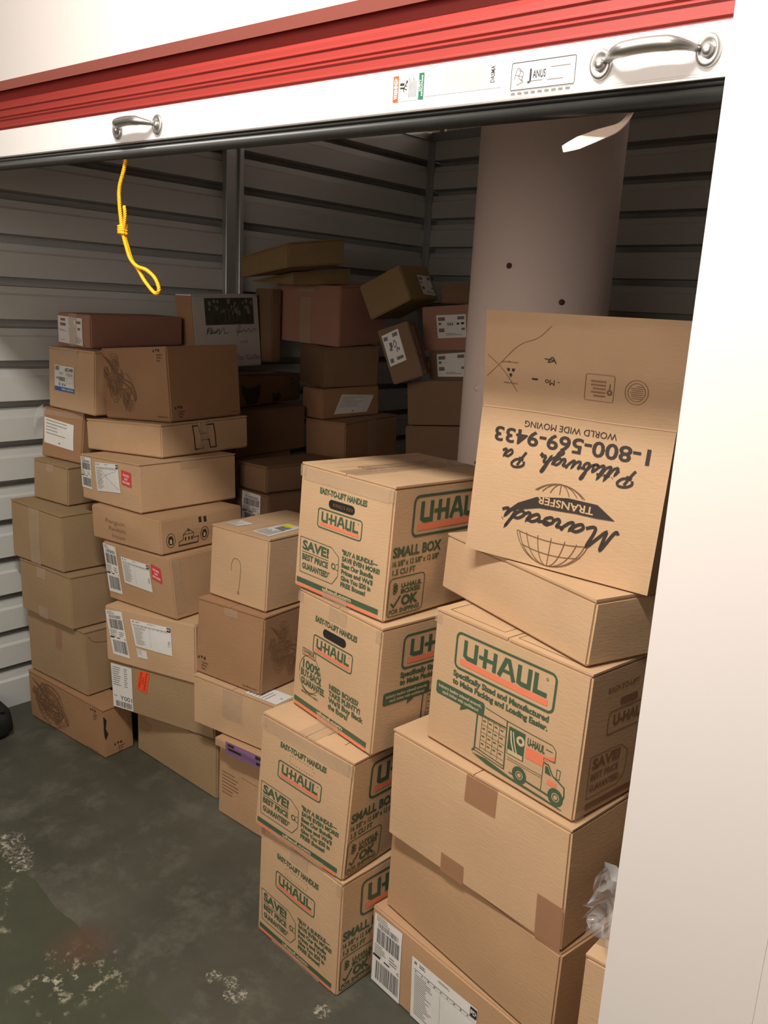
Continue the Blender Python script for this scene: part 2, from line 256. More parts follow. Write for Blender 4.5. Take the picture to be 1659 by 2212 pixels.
 'G5': ((-2.6453, 2.5450, 1.1691), (-2.7971, 2.5678, 1.1666), (-2.5980, 2.8602, 1.1822), (-2.7498, 2.8830, 1.1797), (-2.6483, 2.5409, 1.3019), (-2.8002, 2.5637, 1.3006), (-2.6011, 2.8561, 1.3161), (-2.7529, 2.8789, 1.3148)),
 'G4': ((-2.6729, 2.5747, 1.3030), (-2.9398, 2.6704, 1.3030), (-2.5822, 2.8279, 1.3152), (-2.8490, 2.9235, 1.3152), (-2.6721, 2.5753, 1.4804), (-2.9390, 2.6709, 1.4923), (-2.5814, 2.8284, 1.4928), (-2.8482, 2.9241, 1.5047)),
 'G3': ((-2.6315, 2.6153, 1.4817), (-3.0482, 2.6122, 1.4915), (-2.6337, 2.9169, 1.4992), (-3.0504, 2.9138, 1.5089), (-2.6309, 2.6156, 1.7421), (-3.0476, 2.6126, 1.7498), (-2.6331, 2.9172, 1.7618), (-3.0498, 2.9142, 1.7695)),
 'G2': ((-2.7547, 2.4541, 1.7339), (-3.0824, 2.4984, 1.7430), (-2.7142, 2.7539, 1.7527), (-3.0419, 2.7982, 1.7618), (-2.7547, 2.4541, 1.7895), (-3.0824, 2.4984, 1.7511), (-2.7142, 2.7540, 1.8242), (-3.0419, 2.7982, 1.7858)),
 'G1': ((-2.5829, 2.2728, 1.7941), (-2.9376, 2.3204, 1.7525), (-2.5463, 2.5455, 1.8257), (-2.9010, 2.5931, 1.7841), (-2.5843, 2.2713, 1.8913), (-2.9389, 2.3189, 1.8407), (-2.5477, 2.5441, 1.9299), (-2.9023, 2.5917, 1.8793)),
 'F1': ((-2.9254, 2.0870, 1.3292), (-3.0022, 2.0650, 1.3292), (-3.0551, 2.5394, 1.3292), (-3.1319, 2.5174, 1.3292), (-2.9407, 2.0681, 1.6743), (-3.0174, 2.0461, 1.6743), (-3.0704, 2.5205, 1.6920), (-3.1471, 2.4985, 1.6920)),
 'H3': ((-2.2238, 2.7141, 1.3984), (-2.3339, 2.6525, 1.3506), (-2.3669, 2.9697, 1.3986), (-2.4770, 2.9081, 1.3509), (-2.2953, 2.6738, 1.6153), (-2.4054, 2.6122, 1.5675), (-2.4385, 2.9294, 1.6156), (-2.5486, 2.8678, 1.5678)),
 'H1': ((-2.3409, 2.7418, 1.6717), (-2.5373, 2.7117, 1.5778), (-2.3979, 3.0749, 1.6841), (-2.5942, 3.0448, 1.5902), (-2.4047, 2.7257, 1.8101), (-2.6010, 2.6956, 1.7162), (-2.4616, 3.0588, 1.8225), (-2.6580, 3.0288, 1.7286)),
 'H6': ((-2.1456, 2.8915, 1.7028), (-2.3012, 2.8971, 1.6933), (-2.1379, 3.1408, 1.7207), (-2.2934, 3.1463, 1.7112), (-2.1507, 2.8860, 1.7818), (-2.3062, 2.8915, 1.7723), (-2.1429, 3.1352, 1.7997), (-2.2985, 3.1408, 1.7902)),
 'G0': ((-2.8432, 2.4506, 1.4971), (-3.1242, 2.4971, 1.4822), (-2.8268, 2.5492, 1.4959), (-3.1077, 2.5957, 1.4809), (-2.8558, 2.4559, 1.7496), (-3.1367, 2.5024, 1.7347), (-2.8394, 2.5545, 1.7484), (-3.1203, 2.6011, 1.7334)),
 'H7': ((-2.0373, 2.8456, 1.0141), (-2.3374, 2.7649, 0.9851), (-2.1140, 3.1354, 1.0028), (-2.4141, 3.0547, 0.9737), (-2.0556, 2.8479, 1.1967), (-2.3557, 2.7672, 1.1676), (-2.1323, 3.1377, 1.1854), (-2.4324, 3.0570, 1.1563)),
 'H5': ((-2.0488, 2.8382, 1.2031), (-2.3440, 2.7688, 1.1735), (-2.1163, 3.1303, 1.1918), (-2.4116, 3.0609, 1.1622), (-2.0681, 2.8409, 1.3895), (-2.3634, 2.7715, 1.3599), (-2.1357, 3.1330, 1.3782), (-2.4309, 3.0636, 1.3486)),
 'H4': ((-2.0491, 2.8632, 1.3937), (-2.3105, 2.8572, 1.3705), (-2.0562, 3.1631, 1.3972), (-2.3176, 3.1571, 1.3740), (-2.0595, 2.8615, 1.5115), (-2.3209, 2.8556, 1.4882), (-2.0666, 3.1614, 1.5150), (-2.3280, 3.1555, 1.4917)),
 'H2': ((-2.0685, 2.8730, 1.5144), (-2.3557, 2.8608, 1.4889), (-2.0826, 3.1723, 1.5296), (-2.3698, 3.1600, 1.5040), (-2.0844, 2.8629, 1.6981), (-2.3716, 2.8507, 1.6726), (-2.0985, 3.1622, 1.7133), (-2.3857, 3.1500, 1.6877)),
}
# ------------------------------------------------------------------ the room
XL, YB, ZW = -3.18, 3.83, 2.60
EA, TS = .0425, -.0142                       # the door front is turned by EA against the rear wall and hangs by slope TS
DX, DY = cos(EA), sin(EA)
def FP(s, z, d=0, lev=False):                # s along the door front from the right jamb, z height, d depth into the unit
    return (-.443+s*DX-d*DY, 1.08+s*DY+d*DX, z+(0 if lev else TS*s))
def floor_mat():
    m = bpy.data.materials.new('painted_concrete_floor'); m.use_nodes = True; N = m.node_tree.nodes; L = m.node_tree.links; b = N['Principled BSDF']
    tc = N.new('ShaderNodeTexCoord')
    def noise(sc, det, rough=.6):
        n = N.new('ShaderNodeTexNoise'); n.inputs['Scale'].default_value = sc; n.inputs['Detail'].default_value = det; n.inputs['Roughness'].default_value = rough
        L.new(tc.outputs['Object'], n.inputs['Vector']); return n.outputs['Fac']
    def ramp(src, stops):
        r = N.new('ShaderNodeValToRGB'); L.new(src, r.inputs[0]); e = r.color_ramp.elements
        e[0].position, e[0].color = stops[0]; e[1].position, e[1].color = stops[1]
        for p, c in stops[2:]: x = e.new(p); x.color = c
        return r.outputs[0]
    def mix(f, a, c):
        x = N.new('ShaderNodeMix'); x.data_type = 'RGBA'; L.new(f, x.inputs[0])
        for i, q in ((6, a), (7, c)):
            if isinstance(q, tuple): x.inputs[i].default_value = q
            else: L.new(q, x.inputs[i])
        return x.outputs[2]
    def math_(op, a, c, d=None):
        x = N.new('ShaderNodeMath'); x.operation = op
        for i, q in enumerate((a, c, d)):
            if q is None: continue
            if isinstance(q, (int, float)): x.inputs[i].default_value = q
            else: L.new(q, x.inputs[i])
        return x.outputs[0]
    base = ramp(noise(2.2, 6), [(.3, srgb(60, 59, 50)), (.7, srgb(84, 83, 72))])
    worn = ramp(noise(7, 8, .7), [(.5, (0, 0, 0, 1)), (.72, (.55, .55, .55, 1))])
    base = mix(worn, base, srgb(112, 112, 98))
    outer = ramp(noise(3.1, 6), [(.3, srgb(58, 60, 46)), (.7, srgb(76, 78, 62))])
    sx = N.new('ShaderNodeSeparateXYZ'); L.new(tc.outputs['Object'], sx.inputs[0])
    wob = noise(9, 5)
    yy = math_('ADD', sx.outputs['Y'], math_('MULTIPLY', math_('SUBTRACT', wob, .5), .035))
    inside = math_('GREATER_THAN', yy, .925)
    col = mix(inside, outer, base)
    # chips of bare concrete in front of the sill, a few inside
    near = math_('SUBTRACT', 1, math_('MULTIPLY', math_('ABSOLUTE', math_('SUBTRACT', sx.outputs['Y'], .80), 0), 5.0))
    near.node.use_clamp = True
    big = ramp(noise(5, 2), [(.48, (0, 0, 0, 1)), (.62, (1, 1, 1, 1))])
    ch = ramp(noise(26, 10, .72), [(.54, (0, 0, 0, 1)), (.6, (1, 1, 1, 1))])
    k = math_('MULTIPLY', math_('MULTIPLY', near, big), ch)
    col = mix(k, col, srgb(170, 166, 142))
    rare = ramp(noise(17, 9, .75), [(.735, (0, 0, 0, 1)), (.75, (1, 1, 1, 1))])
    col = mix(rare, col, srgb(196, 190, 170))
    def spot(cx, cyy, r):
        d = N.new('ShaderNodeVectorMath'); d.operation = 'DISTANCE'; L.new(tc.outputs['Object'], d.inputs[0]); d.inputs[1].default_value = (cx, cyy, 0)
        a = math_('LESS_THAN', d.outputs['Value'], r)
        return math_('MULTIPLY', a, ch2)
    ch2 = ramp(noise(60, 8, .8), [(.50, (0, 0, 0, 1)), (.60, (1, 1, 1, 1))])
    for a in ((-1.452, 1.079, .022), (-1.41, 1.10, .018), (-1.37, 1.085, .030), (-1.18, 1.20, .022), (-2.33, .955, .05), (-2.25, .95, .045), (-2.19, .935, .03)): col = mix(spot(*a), col, srgb(176, 170, 152))
    spotr = N.new('ShaderNodeVectorMath'); spotr.operation = 'DISTANCE'; L.new(tc.outputs['Object'], spotr.inputs[0]); spotr.inputs[1].default_value = (-1.78, .90, 0)
    rs = N.new('ShaderNodeMapRange'); L.new(spotr.outputs['Value'], rs.inputs[0]); rs.inputs[1].default_value = .1; rs.inputs[2].default_value = .03; rs.inputs[3].default_value = 0; rs.inputs[4].default_value = .5
    col = mix(rs.outputs[0], col, srgb(96, 66, 50))
    L.new(col, b.inputs['Base Color']); b.inputs['Roughness'].default_value = .5
    bp = N.new('ShaderNodeBump'); bp.inputs['Strength'].default_value = .35; bp.inputs['Distance'].default_value = .003; L.new(noise(30, 8), bp.inputs['Height']); L.new(bp.outputs[0], b.inputs['Normal'])
    return m
M['floor'] = floor_mat()
mb = MB(); mb.box((-6, -1.6, -.05), (3, 7.5, 0), 'floor'); tag(mb.build('floor'), kind='structure')
mb = MB(); mb.box((-6, -1.6, 3.45), (3, 7.5, 3.5), 'ceil'); tag(mb.build('ceiling'), kind='structure')
mb = MB(); mb.box((-6, -1.55, 0), (3, -1.5, 3.45), 'corr'); tag(mb.build('wall_corridor'), kind='structure')
mb = MB(); mb.box((-6, 7.4, 0), (3, 7.45, 3.45), 'corr'); tag(mb.build('wall_far'), kind='structure')
mb = MB(); mb.box((2.9, -1.5, 0), (2.95, 7.4, 3.45), 'corr'); tag(mb.build('wall_right_end'), kind='structure')
mb = MB(); mb.box((-5.95, -1.5, 0), (-5.9, 7.4, 3.45), 'corr'); tag(mb.build('wall_left_end'), kind='structure')
PITCH_R = .1525
def profile():
    pts = [(0, 0)]; z = .165-.1525
    z = .0125
    ks = [1.690+PITCH_R*k for k in range(-11, 7)]
    for zc in ks:
        if zc < .05 or zc > ZW-.05: continue
        pts += [(zc-.052, 0), (zc-.044, .010), (zc-.020, .012), (zc-.016, .085), (zc+.011, .085), (zc+.014, 0)]
    pts.append((ZW, 0)); pts.sort(); return pts
PR = profile()
def panel(name, a, b, out):
    """corrugated sheet between plan points a and b; grooves sink along out"""
    mb = MB(); n = len(PR); vs = []; T = .022
    for q in (a, b):
        for z, d in PR: vs.append((q[0]+out[0]*d, q[1]+out[1]*d, z))
    for q in (a, b):
        for z, d in PR: vs.append((q[0]+out[0]*(d+.003), q[1]+out[1]*(d+.003), z))
    fs = [(i, i+1, n+i+1, n+i) for i in range(n-1)]+[(2*n+i, 3*n+i, 3*n+i+1, 2*n+i+1) for i in range(n-1)]
    mb.add(vs, fs, 'wall'); o = mb.build(name); tag(o, kind='structure'); return o
panel('wall_left', (XL, .95), (XL, YB), (-1, 0))
panel('wall_back', (XL, YB), (.25, YB), (0, 1))
panel('wall_right', (.25, YB), (.25, 1.15), (1, 0))
# upright posts, corner angle, cap rails
mb = MB()
for y0, y1, d in ((2.405, 2.470, .028), (2.470, 2.494, .040)): mb.box((XL-.002, y0, 0), (XL+d, y1, ZW), 'post')
tag(mb.build('trim_1', bevel=.002, seg=1), kind='structure')
mb = MB(); mb.box((XL-.1, YB+.0005, 0), (XL-.0005, YB+.1, ZW), 'post'); mb.box((XL-.002, YB-.03, 0), (XL+.004, YB, ZW), 'post'); mb.box((XL-.002, YB-.004, 0), (XL+.028, YB+.002, ZW), 'post')  # first box is a hidden block added to stop light leaking through the slots
for k in range(-10, 7):
    z = 1.69+PITCH_R*k+.03
    if z > .05: mb.tube([(XL+.0, YB-.014, z), (XL+.010, YB-.014, z)], .004, 'alu', 8); mb.tube([(XL+.014, YB, z), (XL+.014, YB-.009, z)], .004, 'alu', 8)
tag(mb.build('trim_2'), kind='structure')
mb = MB(); mb.box((XL-.03, .95, ZW-.035), (XL+.012, YB+.02, ZW+.008), 'rail'); tag(mb.build('trim_3'), kind='structure')
mb = MB(); mb.box((XL-.03, YB-.012, ZW-.035), (.27, YB+.03, ZW+.008), 'rail'); tag(mb.build('trim_4'), kind='structure')
mb = MB()
for x in (-3.12, -1.62): mb.box((x, YB-.01, ZW), (x+.03, YB+.01, ZW+.11), 'rail')
tag(mb.build('trim_5'), kind='structure')
# welded wire mesh lid over the unit
mb = MB(); zz = ZW+.012
for i in range(34): x = XL+i*.102; mb.tube([(x, 1.3, zz), (x, YB, zz)], .0016, 'wire', 4, False)
for i in range(25): y = 1.35+i*.102; mb.tube([(XL, y, zz+.003), (.25, y, zz+.003)], .0016, 'wire', 4, False)
tag(mb.build('trim_6'), kind='structure')
# front wall: header over the opening and the two jamb panels
mb = MB()
FR = -.024
def fpb(s0, s1, d0, d1, z0, z1, m, lev=False):
    mb.hexa([FP(s0, z0, d0, lev), FP(s1, z0, d0, lev), FP(s1, z0, d1, lev), FP(s0, z0, d1, lev), FP(s0, z1, d0, True), FP(s1, z1, d0, True), FP(s1, z1, d1, True), FP(s0, z1, d1, True)], m)
S0 = .0055                                    # jamb edge in the plane of the front wall
fpb(-2.75, S0, FR, FR+.004, 2.117, 3.45, 'white')
def lip(d0, z0, d1, z1, m):                   # rolled lower hem of the header
    t = .003
    mb.hexa([FP(-2.75, z0, d0), FP(S0, z0, d0), FP(S0, z0+t, d0+t), FP(-2.75, z0+t, d0+t), FP(-2.75, z1, d1), FP(S0, z1, d1), FP(S0, z1+t, d1+t), FP(-2.75, z1+t, d1+t)], m)
lip(FR, 2.117, -.011, 2.101, 'hem'); lip(-.011, 2.101, -.0095, 2.14, 'hem')
tag(mb.build('wall_front'), kind='structure')
mb = MB(); fpb(S0+.0, S0+.09, FR, .06, 0, 3.45, 'white', True); x0 = S0+.09
for k in range(12):
    fpb(x0, x0+.12, FR+.0006*(k % 2), FR+.010, 0, 3.45, 'white', True); x0 += .12
tag(mb.build('wall_front_right'), kind='structure')
mb = MB(); fpb(-3.55, -2.72, FR, FR+.05, 0, 3.45, 'white', True); tag(mb.build('wall_front_left'), kind='structure')
# ------------------------------------------------------------------ roll-up door
door = empty('door_1', (-.443, 1.08, 0)); tag(door, kind='structure')
SA, SB = -2.74, .03
prof = [(2.0135, 0)]
z = 2.0135
for zc in (2.022, 2.040, 2.047, 2.064): prof += [(zc-.0035, 0), (zc-.001, -.003), (zc+.001, -.003), (zc+.0035, 0)]
zc = 2.064
for k in range(4):
    prof += [(2.075+k*.075, 0), (2.085+k*.075, .008), (2.125+k*.075, .008), (2.135+k*.075, 0)]
prof.sort()
mb = MB(); vs = [FP(SA, z, d) for z, d in prof]+[FP(SB, z, d) for z, d in prof]; n = len(prof)
vs += [FP(SA, z, d+.002) for z, d in prof]+[FP(SB, z, d+.002) for z, d in prof]
mb.add(vs, [(i, i+1, n+i+1, n+i) for i in range(n-1)]+[(2*n+i, 3*n+i, 3*n+i+1, 2*n+i+1) for i in range(n-1)], 'reddoor')
adopt(mb.build('door_curtain'), door)
mb = MB()
def fb(s0, s1, d0, d1, z0, z1, m):
    mb.hexa([FP(s0, z0, d0), FP(s1, z0, d0), FP(s1, z0, d1), FP(s0, z0, d1), FP(s0, z1, d0), FP(s1, z1, d0), FP(s1, z1, d1), FP(s0, z1, d1)], m)
fb(SA, SB, -.006, -.003, 1.9575, 2.0145, 'bar'); fb(SA, SB, -.006, .03, 1.9545, 1.9575, 'bar'); adopt(mb.build('bottom_bar', bevel=.0008, seg=1), door)
mb = MB(); fb(SA, SB, -.009, .020, 1.9505, 1.9545, 'alu'); adopt(mb.build('retainer_edge', bevel=.0008, seg=1), door)
mb = MB()
def ftube(sa, sb, z, d, rz, rd, m, n=14):
    vs = []
    for s_ in (sa, sb): vs += [FP(s_, z+rz*sin(2*pi*k/n), d+rd*cos(2*pi*k/n)) for k in range(n)]
    mb.add(vs, [(k, (k+1) % n, n+(k+1) % n, n+k) for k in range(n)]+[tuple(range(n)), tuple(n+k for k in range(n))], m, True)
ftube(SA, SB, 1.9470, .004, .005, .010, 'rubber'); ftube(SA, SB, 1.9355, .006, .0105, .013, 'rubber'); adopt(mb.build('rubber_seal'), door)
# marks on the bottom bar
def barface(mb, off=.0):
    # u along s from -2.74 to 0.03, v down from z 2.0145 to 1.9575
    def pt(u, v, o): return FP(SA+(SB-SA)*u, 2.0145-.057*v, -.0062-o)
    return Face(pt, SB-SA, .057, mb, off)
def bu(s): return (s-SA)/(SB-SA)
def bv(z): return (2.0145-z)/.057
mb = MB(); bf = barface(mb)
def blab(name, s0, s1, z0, z1, body):
    mb = MB(); bf = barface(mb); f = bf.sub([(bu(s0), bv(z1)), (bu(s1), bv(z1)), (bu(s1), bv(z0)), (bu(s0), bv(z0))], mb, .0002); f.off = .0003; body(f)
    o = mb.build(name); adopt(o, door); return o
def warn(f):
    f.rect(0, 0, 1, 1, 'paper'); f.off = .0006
    f.rect(0, 0, .18, 1, 'worange'); f.rect(.84, 0, 1, 1, 'teal')
    # vertical lettering, drawn turned by a quarter
    g = Face(lambda u, v, o: f.p(v, 1-u, o), f.H, f.W, f.mb, .0009)
    g.text('WARNING', .10, .80, .15, .11, 'paper', .04); g.text('SAFETY', .3, .75, .905, .045, 'paper', .02); g.text('INSTRUCTIONS', .12, .9, .975, .045, 'paper', .02)
    g.poly([(.82, .03), (.92, .09), (.82, .15)], 'paper')
    f.rect(.23, .30, .37, .40, 'lblack'); f.rect(.23, .46, .37, .52, 'lblack')
    f.stroke([(.44, .30), (.40, .42), (.34, .52), (.37, .66)], .0016, 'lblack'); f.stroke([(.34, .50), (.46, .58)], .0016, 'lblack'); f.stroke([(.40, .40), (.47, .46)], .0012, 'lblack')
    f.rect(.43, .22, .48, .32, 'lblack')
    for i in range(6): g.rect(.12, .52+i*.045, .9-.08*(i % 3), .535+i*.045, 'grey')
blab('warning_label', -.516, -.456, 1.968, 2.005, warn)['label'] = 'small warning label with orange and green end bands'
def inst(f):
    f.rect(0, 0, 1, 1, 'paper'); g = Face(lambda u, v, o: f.p(v, 1-u, o), f.H, f.W, f.mb, .0006)
    for i in range(14): g.rect(.1, .30+i*.038, .9-.1*(i % 3), .308+i*.038, 'cream')
    g.text('DASMA', .2, .8, .92, .05, 'lblack', .01)
blab('instruction_label', -.455, -.318, 1.971, 2.008, inst)
def jan(f):
    f.rect(0, 0, 1, 1, 'paper'); f.off = .0006; f.rrect(.01, .03, .99, .97, .002, .0010, 'lblack')
    f.text('J', .27, .33, .66, .36, 'lblack', .02); f.text('ANUS', .35, .55, .62, .26, 'lblack', .02)
    f.curve([(.06, .6), (.1, .25), (.16, .3), (.13, .55), (.2, .7), (.1, .8)], .0012, 'grey'); f.curve([(.12, .3), (.2, .4), (.17, .7)], .0012, 'grey'); f.stroke([(.08, .45), (.2, .55)], .001, 'grey')
    f.rect(.27, .70, .5, .73, 'grey'); f.rect(.62, .30, .92, .33, 'grey'); f.rect(.58, .72, .82, .75, 'grey')
blab('maker_label', -.302, -.201, 1.9635, 2.0005, jan)['label'] = 'outlined white label with a small emblem'
def foot(f):
    for i in range(9): f.rect(.02+i*.11, 0, .09+i*.11, 1, 'grey')
blab('scuffed_print_strip', -.302, -.205, 1.9582, 1.9615, foot)
def handle(s, zc, lab):
    h = empty('lift_handle', FP(s, zc, -.006)); adopt(h, door); h['label'] = lab
    L = .070
    pts = []; ra = []; rb = []
    for i in range(25):
        t = -1+2*i/24; a = abs(t)
        d = -.009-.024*(1-max(0, (a-.45)/.55)**2.2) if a > .45 else -.033
        rise = .006*(1-a**2)
        pts.append(FP(s+t*L*.86, zc+rise, d)); k = .0112 if a < .5 else .0112-.0062*((a-.5)/.5)
        ra.append(k); rb.append(k*.8)
    mb = MB(); mb.tube(pts, ra, 'cast', 12, True, rb)
    g = mb.build('grip'); g.parent = h; g.matrix_parent_inverse = Matrix.Translation(-h.location)
    for sg in (-1, 1):
        mb = MB(); n = 24; c = s+sg*L
        ring = []
        for lay, (dd, sc) in enumerate(((-.006, 1), (-.0095, 1), (-.012, .88), (-.0125, .70), (-.0105, .60))):
            for k in range(n):
                a = 2*pi*k/n; ring.append(FP(c+.0155*sc*cos(a), zc-.002+.0195*sc*sin(a), dd))
        fs = [(l*n+k, l*n+(k+1) % n, (l+1)*n+(k+1) % n, (l+1)*n+k) for l in range(4) for k in range(n)]+[tuple(4*n+k for k in range(n))]
        mb.add(ring, fs, 'cast', True); o = mb.build('mounting_flange'); o.parent = h; o.matrix_parent_inverse = Matrix.Translation(-h.location)
        mb = MB(); ring = []
        for dd, sc in ((-.010, 1), (-.0135, .95), (-.016, .7), (-.0168, .3)):
            for k in range(16): a = 2*pi*k/16; ring.append(FP(c+.0075*sc*cos(a), zc-.002+.0075*sc*sin(a), dd))
        mb.add(ring, [(l*16+k, l*16+(k+1) % 16, (l+1)*16+(k+1) % 16, (l+1)*16+k) for l in range(3) for k in range(16)]+[tuple(48+k for k in range(16))], 'cast', True)
        b = mb.build('bolt'); b.parent = h; b.matrix_parent_inverse = Matrix.Translation(-h.location)
    return h
handle(-.095, 1.985, 'cast metal lift handle at the right end of the bottom bar')
handle(-1.195, 1.982, 'cast metal lift handle above the yellow rope')
# ------------------------------------------------------------------ column
cx, cyl, rc = -1.686, 2.683, .25
mb = MB(); n = 64; vs = []
zs = [0, .6, 1.2, 1.8, 2.4, 3.0, 3.45]
for z in zs: vs += [(cx+rc*cos(2*pi*k/n), cyl+rc*sin(2*pi*k/n), z) for k in range(n)]
mb.add(vs, [(l*n+k, l*n+(k+1) % n, (l+1)*n+(k+1) % n, (l+1)*n+k) for l in range(len(zs)-1) for k in range(n)], 'column', True)
colm = mb.build('building_column'); tag(colm, 'thick round off-white plastered column rising behind the boxes', 'column')
def on_col(px, py):
    d = fwd+rgt*(px-829.5)/F_PX-upc*(py-1106)/F_PX
    ox, oy = -cx, -cyl; a = d.x**2+d.y**2; b = 2*(ox*d.x+oy*d.y); c = ox*ox+oy*oy-rc*rc; t = (-b-math.sqrt(b*b-4*a*c))/2/a
    return Vector((d.x*t, d.y*t, HC+d.z*t))
for px, py, r in ((1100, 574, .010), (1213, 653, .010), (1029, 1000, .008), (1030, 838, .012)):
    p = on_col(px, py); nrm = Vector((p.x-cx, p.y-cyl, 0)).normalized(); mb = MB()
    mb.tube([p-nrm*.004, p+nrm*.002, p+nrm*.006], [r, r, r*.5], 'rust' if px != 1030 else 'column', 12); o = mb.build('rusty_anchor' if px != 1030 else 'plaster_patch'); o.parent = colm
# ------------------------------------------------------------------ printed designs
def logo(f, u0, v0, u1, v1):
    """the moving company's plate: rounded frame, blocky letters, orange stripe"""
    W, H = (u1-u0)*f.W, (v1-v0)*f.H
    f.rrect(u0, v0, u1, v1, H*.16, H*.065, 'green')
    X = lambda x: u0+(u1-u0)*x
    Y = lambda y: v0+(v1-v0)*y
    w = H*.125; t0, t1 = .14, .62
    f.stroke([(X(.10), Y(t0)), (X(.10), Y(t1-.05)), (X(.13), Y(t1)), (X(.215), Y(t1)), (X(.215), Y(t0))], w, 'green')
    f.stroke([(X(.25), Y(.42)), (X(.42), Y(.42))], w*.8, 'green'); f.stroke([(X(.315), Y(t0)), (X(.315), Y(t1+.05))], w, 'green'); f.stroke([(X(.415), Y(t0)), (X(.415), Y(t1+.05))], w, 'green')
    f.stroke([(X(.465), Y(t1+.05)), (X(.525), Y(t0+.04)), (X(.555), Y(t0+.04)), (X(.615), Y(t1+.05))], w, 'green'); f.stroke([(X(.49), Y(.48)), (X(.59), Y(.48))], w*.7, 'green')
    f.stroke([(X(.66), Y(t0)), (X(.66), Y(t1-.03)), (X(.69), Y(t1)), (X(.76), Y(t1)), (X(.76), Y(t0))], w, 'green')
    f.stroke([(X(.82), Y(t0)), (X(.82), Y(t1+.0)), (X(.93), Y(t1+.0))], w, 'green')
    f.arc(X(.92), Y(.2), H*.03, 0, 2*pi, H*.012, 'green', 8)
    f.rect(X(.055), Y(.71), X(.945), Y(.87), 'orange')
def end_common(f, hole):
    f.text('EASY-TO-LIFT HANDLES', .235, .745, .185, .042, 'green', .045)
    if hole == 'open':
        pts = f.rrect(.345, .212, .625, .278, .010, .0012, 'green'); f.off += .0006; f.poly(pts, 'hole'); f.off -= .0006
    else: f.rrect(.345, .208, .625, .272, .010, .0016, 'green', dash=True)
    logo(f, .232, .302, .715, .452)
    f.rect(.03, .915, .94, .957, 'green', 8); f.rect(.03, .966, .93, .988, 'orange', 8); f.off += .0006
    f.text('uhaul.com', .34, .66, .947, .030, 'cream', .03); f.off -= .0006
def end_save(f, hole):
    end_common(f, hole)
    f.stroke([(.045, .575), (.405, .540), (.50, .60), (.505, .745), (.45, .815), (.075, .865)] if False else [(.045, .578), (.41, .578), (.50, .635), (.50, .785), (.44, .865), (.062, .865)], .0016, 'green', True)
    f.text('SAVE!', .075, .385, .672, .070, 'green', .04); f.stroke([(.075, .693), (.385, .693)], .0016, 'green')
    f.text('BEST PRICE', .08, .385, .755, .044, 'green', .04); f.text("GUARANTEED*", .085, .41, .830, .044, 'green', .04)
    f.arc(.445, .72, .0065, 0, 2*pi, .003, 'green', 16); f.curve([(.47, .70), (.50, .695), (.495, .74), (.46, .735)], .0014, 'green')
    for i, (t, u1) in enumerate((('"BUY A BUNDLE\u2014', .90), ('SAVE EVEN MORE!', .925), ('Beat Our Bundle', .865), ("Prices and We'll", .865), ('Give You $20 in', .85), ('FREE Boxes!', .80))):
        f.text(t, .535 if i else .53, u1, .598+i*.051, .034, 'green', .045)
def end_buyback(f):
    end_common(f, 'open')
    f.rrect(.10, .462, .275, .52, .002, .0014, 'green'); f.text('U-HAUL', .115, .26, .496, .026, 'green', .03); f.rect(.115, .502, .26, .512, 'orange')
    f.arc(.215, .66, .046, -.7*pi, .95*pi+.3, .0016, 'green', 30, ry=.05); f.arc(.215, .66, .046, pi*1.1, pi*1.62, .0014, 'green', 14, ry=.052)
    f.text('100%', .115, .345, .628, .070, 'green', .03); f.text('BUY-BACK', .095, .375, .700, .058, 'green', .03); f.text('GUARANTEE.', .105, .42, .770, .052, 'green', .04)
    f.curve([(.12, .80), (.2, .825), (.32, .80)], .0012, 'green'); f.text('SERVED-WITH NEEDS', .12, .34, .845, .016, 'green', .02)
    for i, (t, u1) in enumerate((('NEED BOXES?', .82), ('TAKE PLENTY!', .845), ("We'll Buy Back", .885), ('the Extra!', .71))):
        f.text(t, .47, u1, .672+i*.056, .040, 'green', .04)
def side_small(f):
    logo(f, .16, .075, .82, .375)
    f.text('SMALL BOX', .025, .41, .512, .072, 'green', .04); f.text('16 3/8" x 12 5/8" x 12 5/8"', .03, .40, .582, .040, 'green', .03); f.text('1.5 CU FT', .035, .215, .648, .042, 'green', .03)
    f.rrect(.02, .672, .30, .968, .012, .0024, 'green')
    f.text('U-HAUL', .115, .28, .758, .034, 'green', .04); f.text('BOXES', .115, .27, .802, .034, 'green', .04)
    for k in range(5): f.arc(.065+.012*(k % 2), .725+.014*k, .004, 0, 2*pi, .003, 'green', 8)
    f.stroke([(.045, .865), (.068, .895), (.115, .815)], .005, 'green'); f.text('OK', .125, .26, .895, .072, 'green', .05); f.text('FOR SHIPPING', .035, .275, .950, .034, 'green', .03)
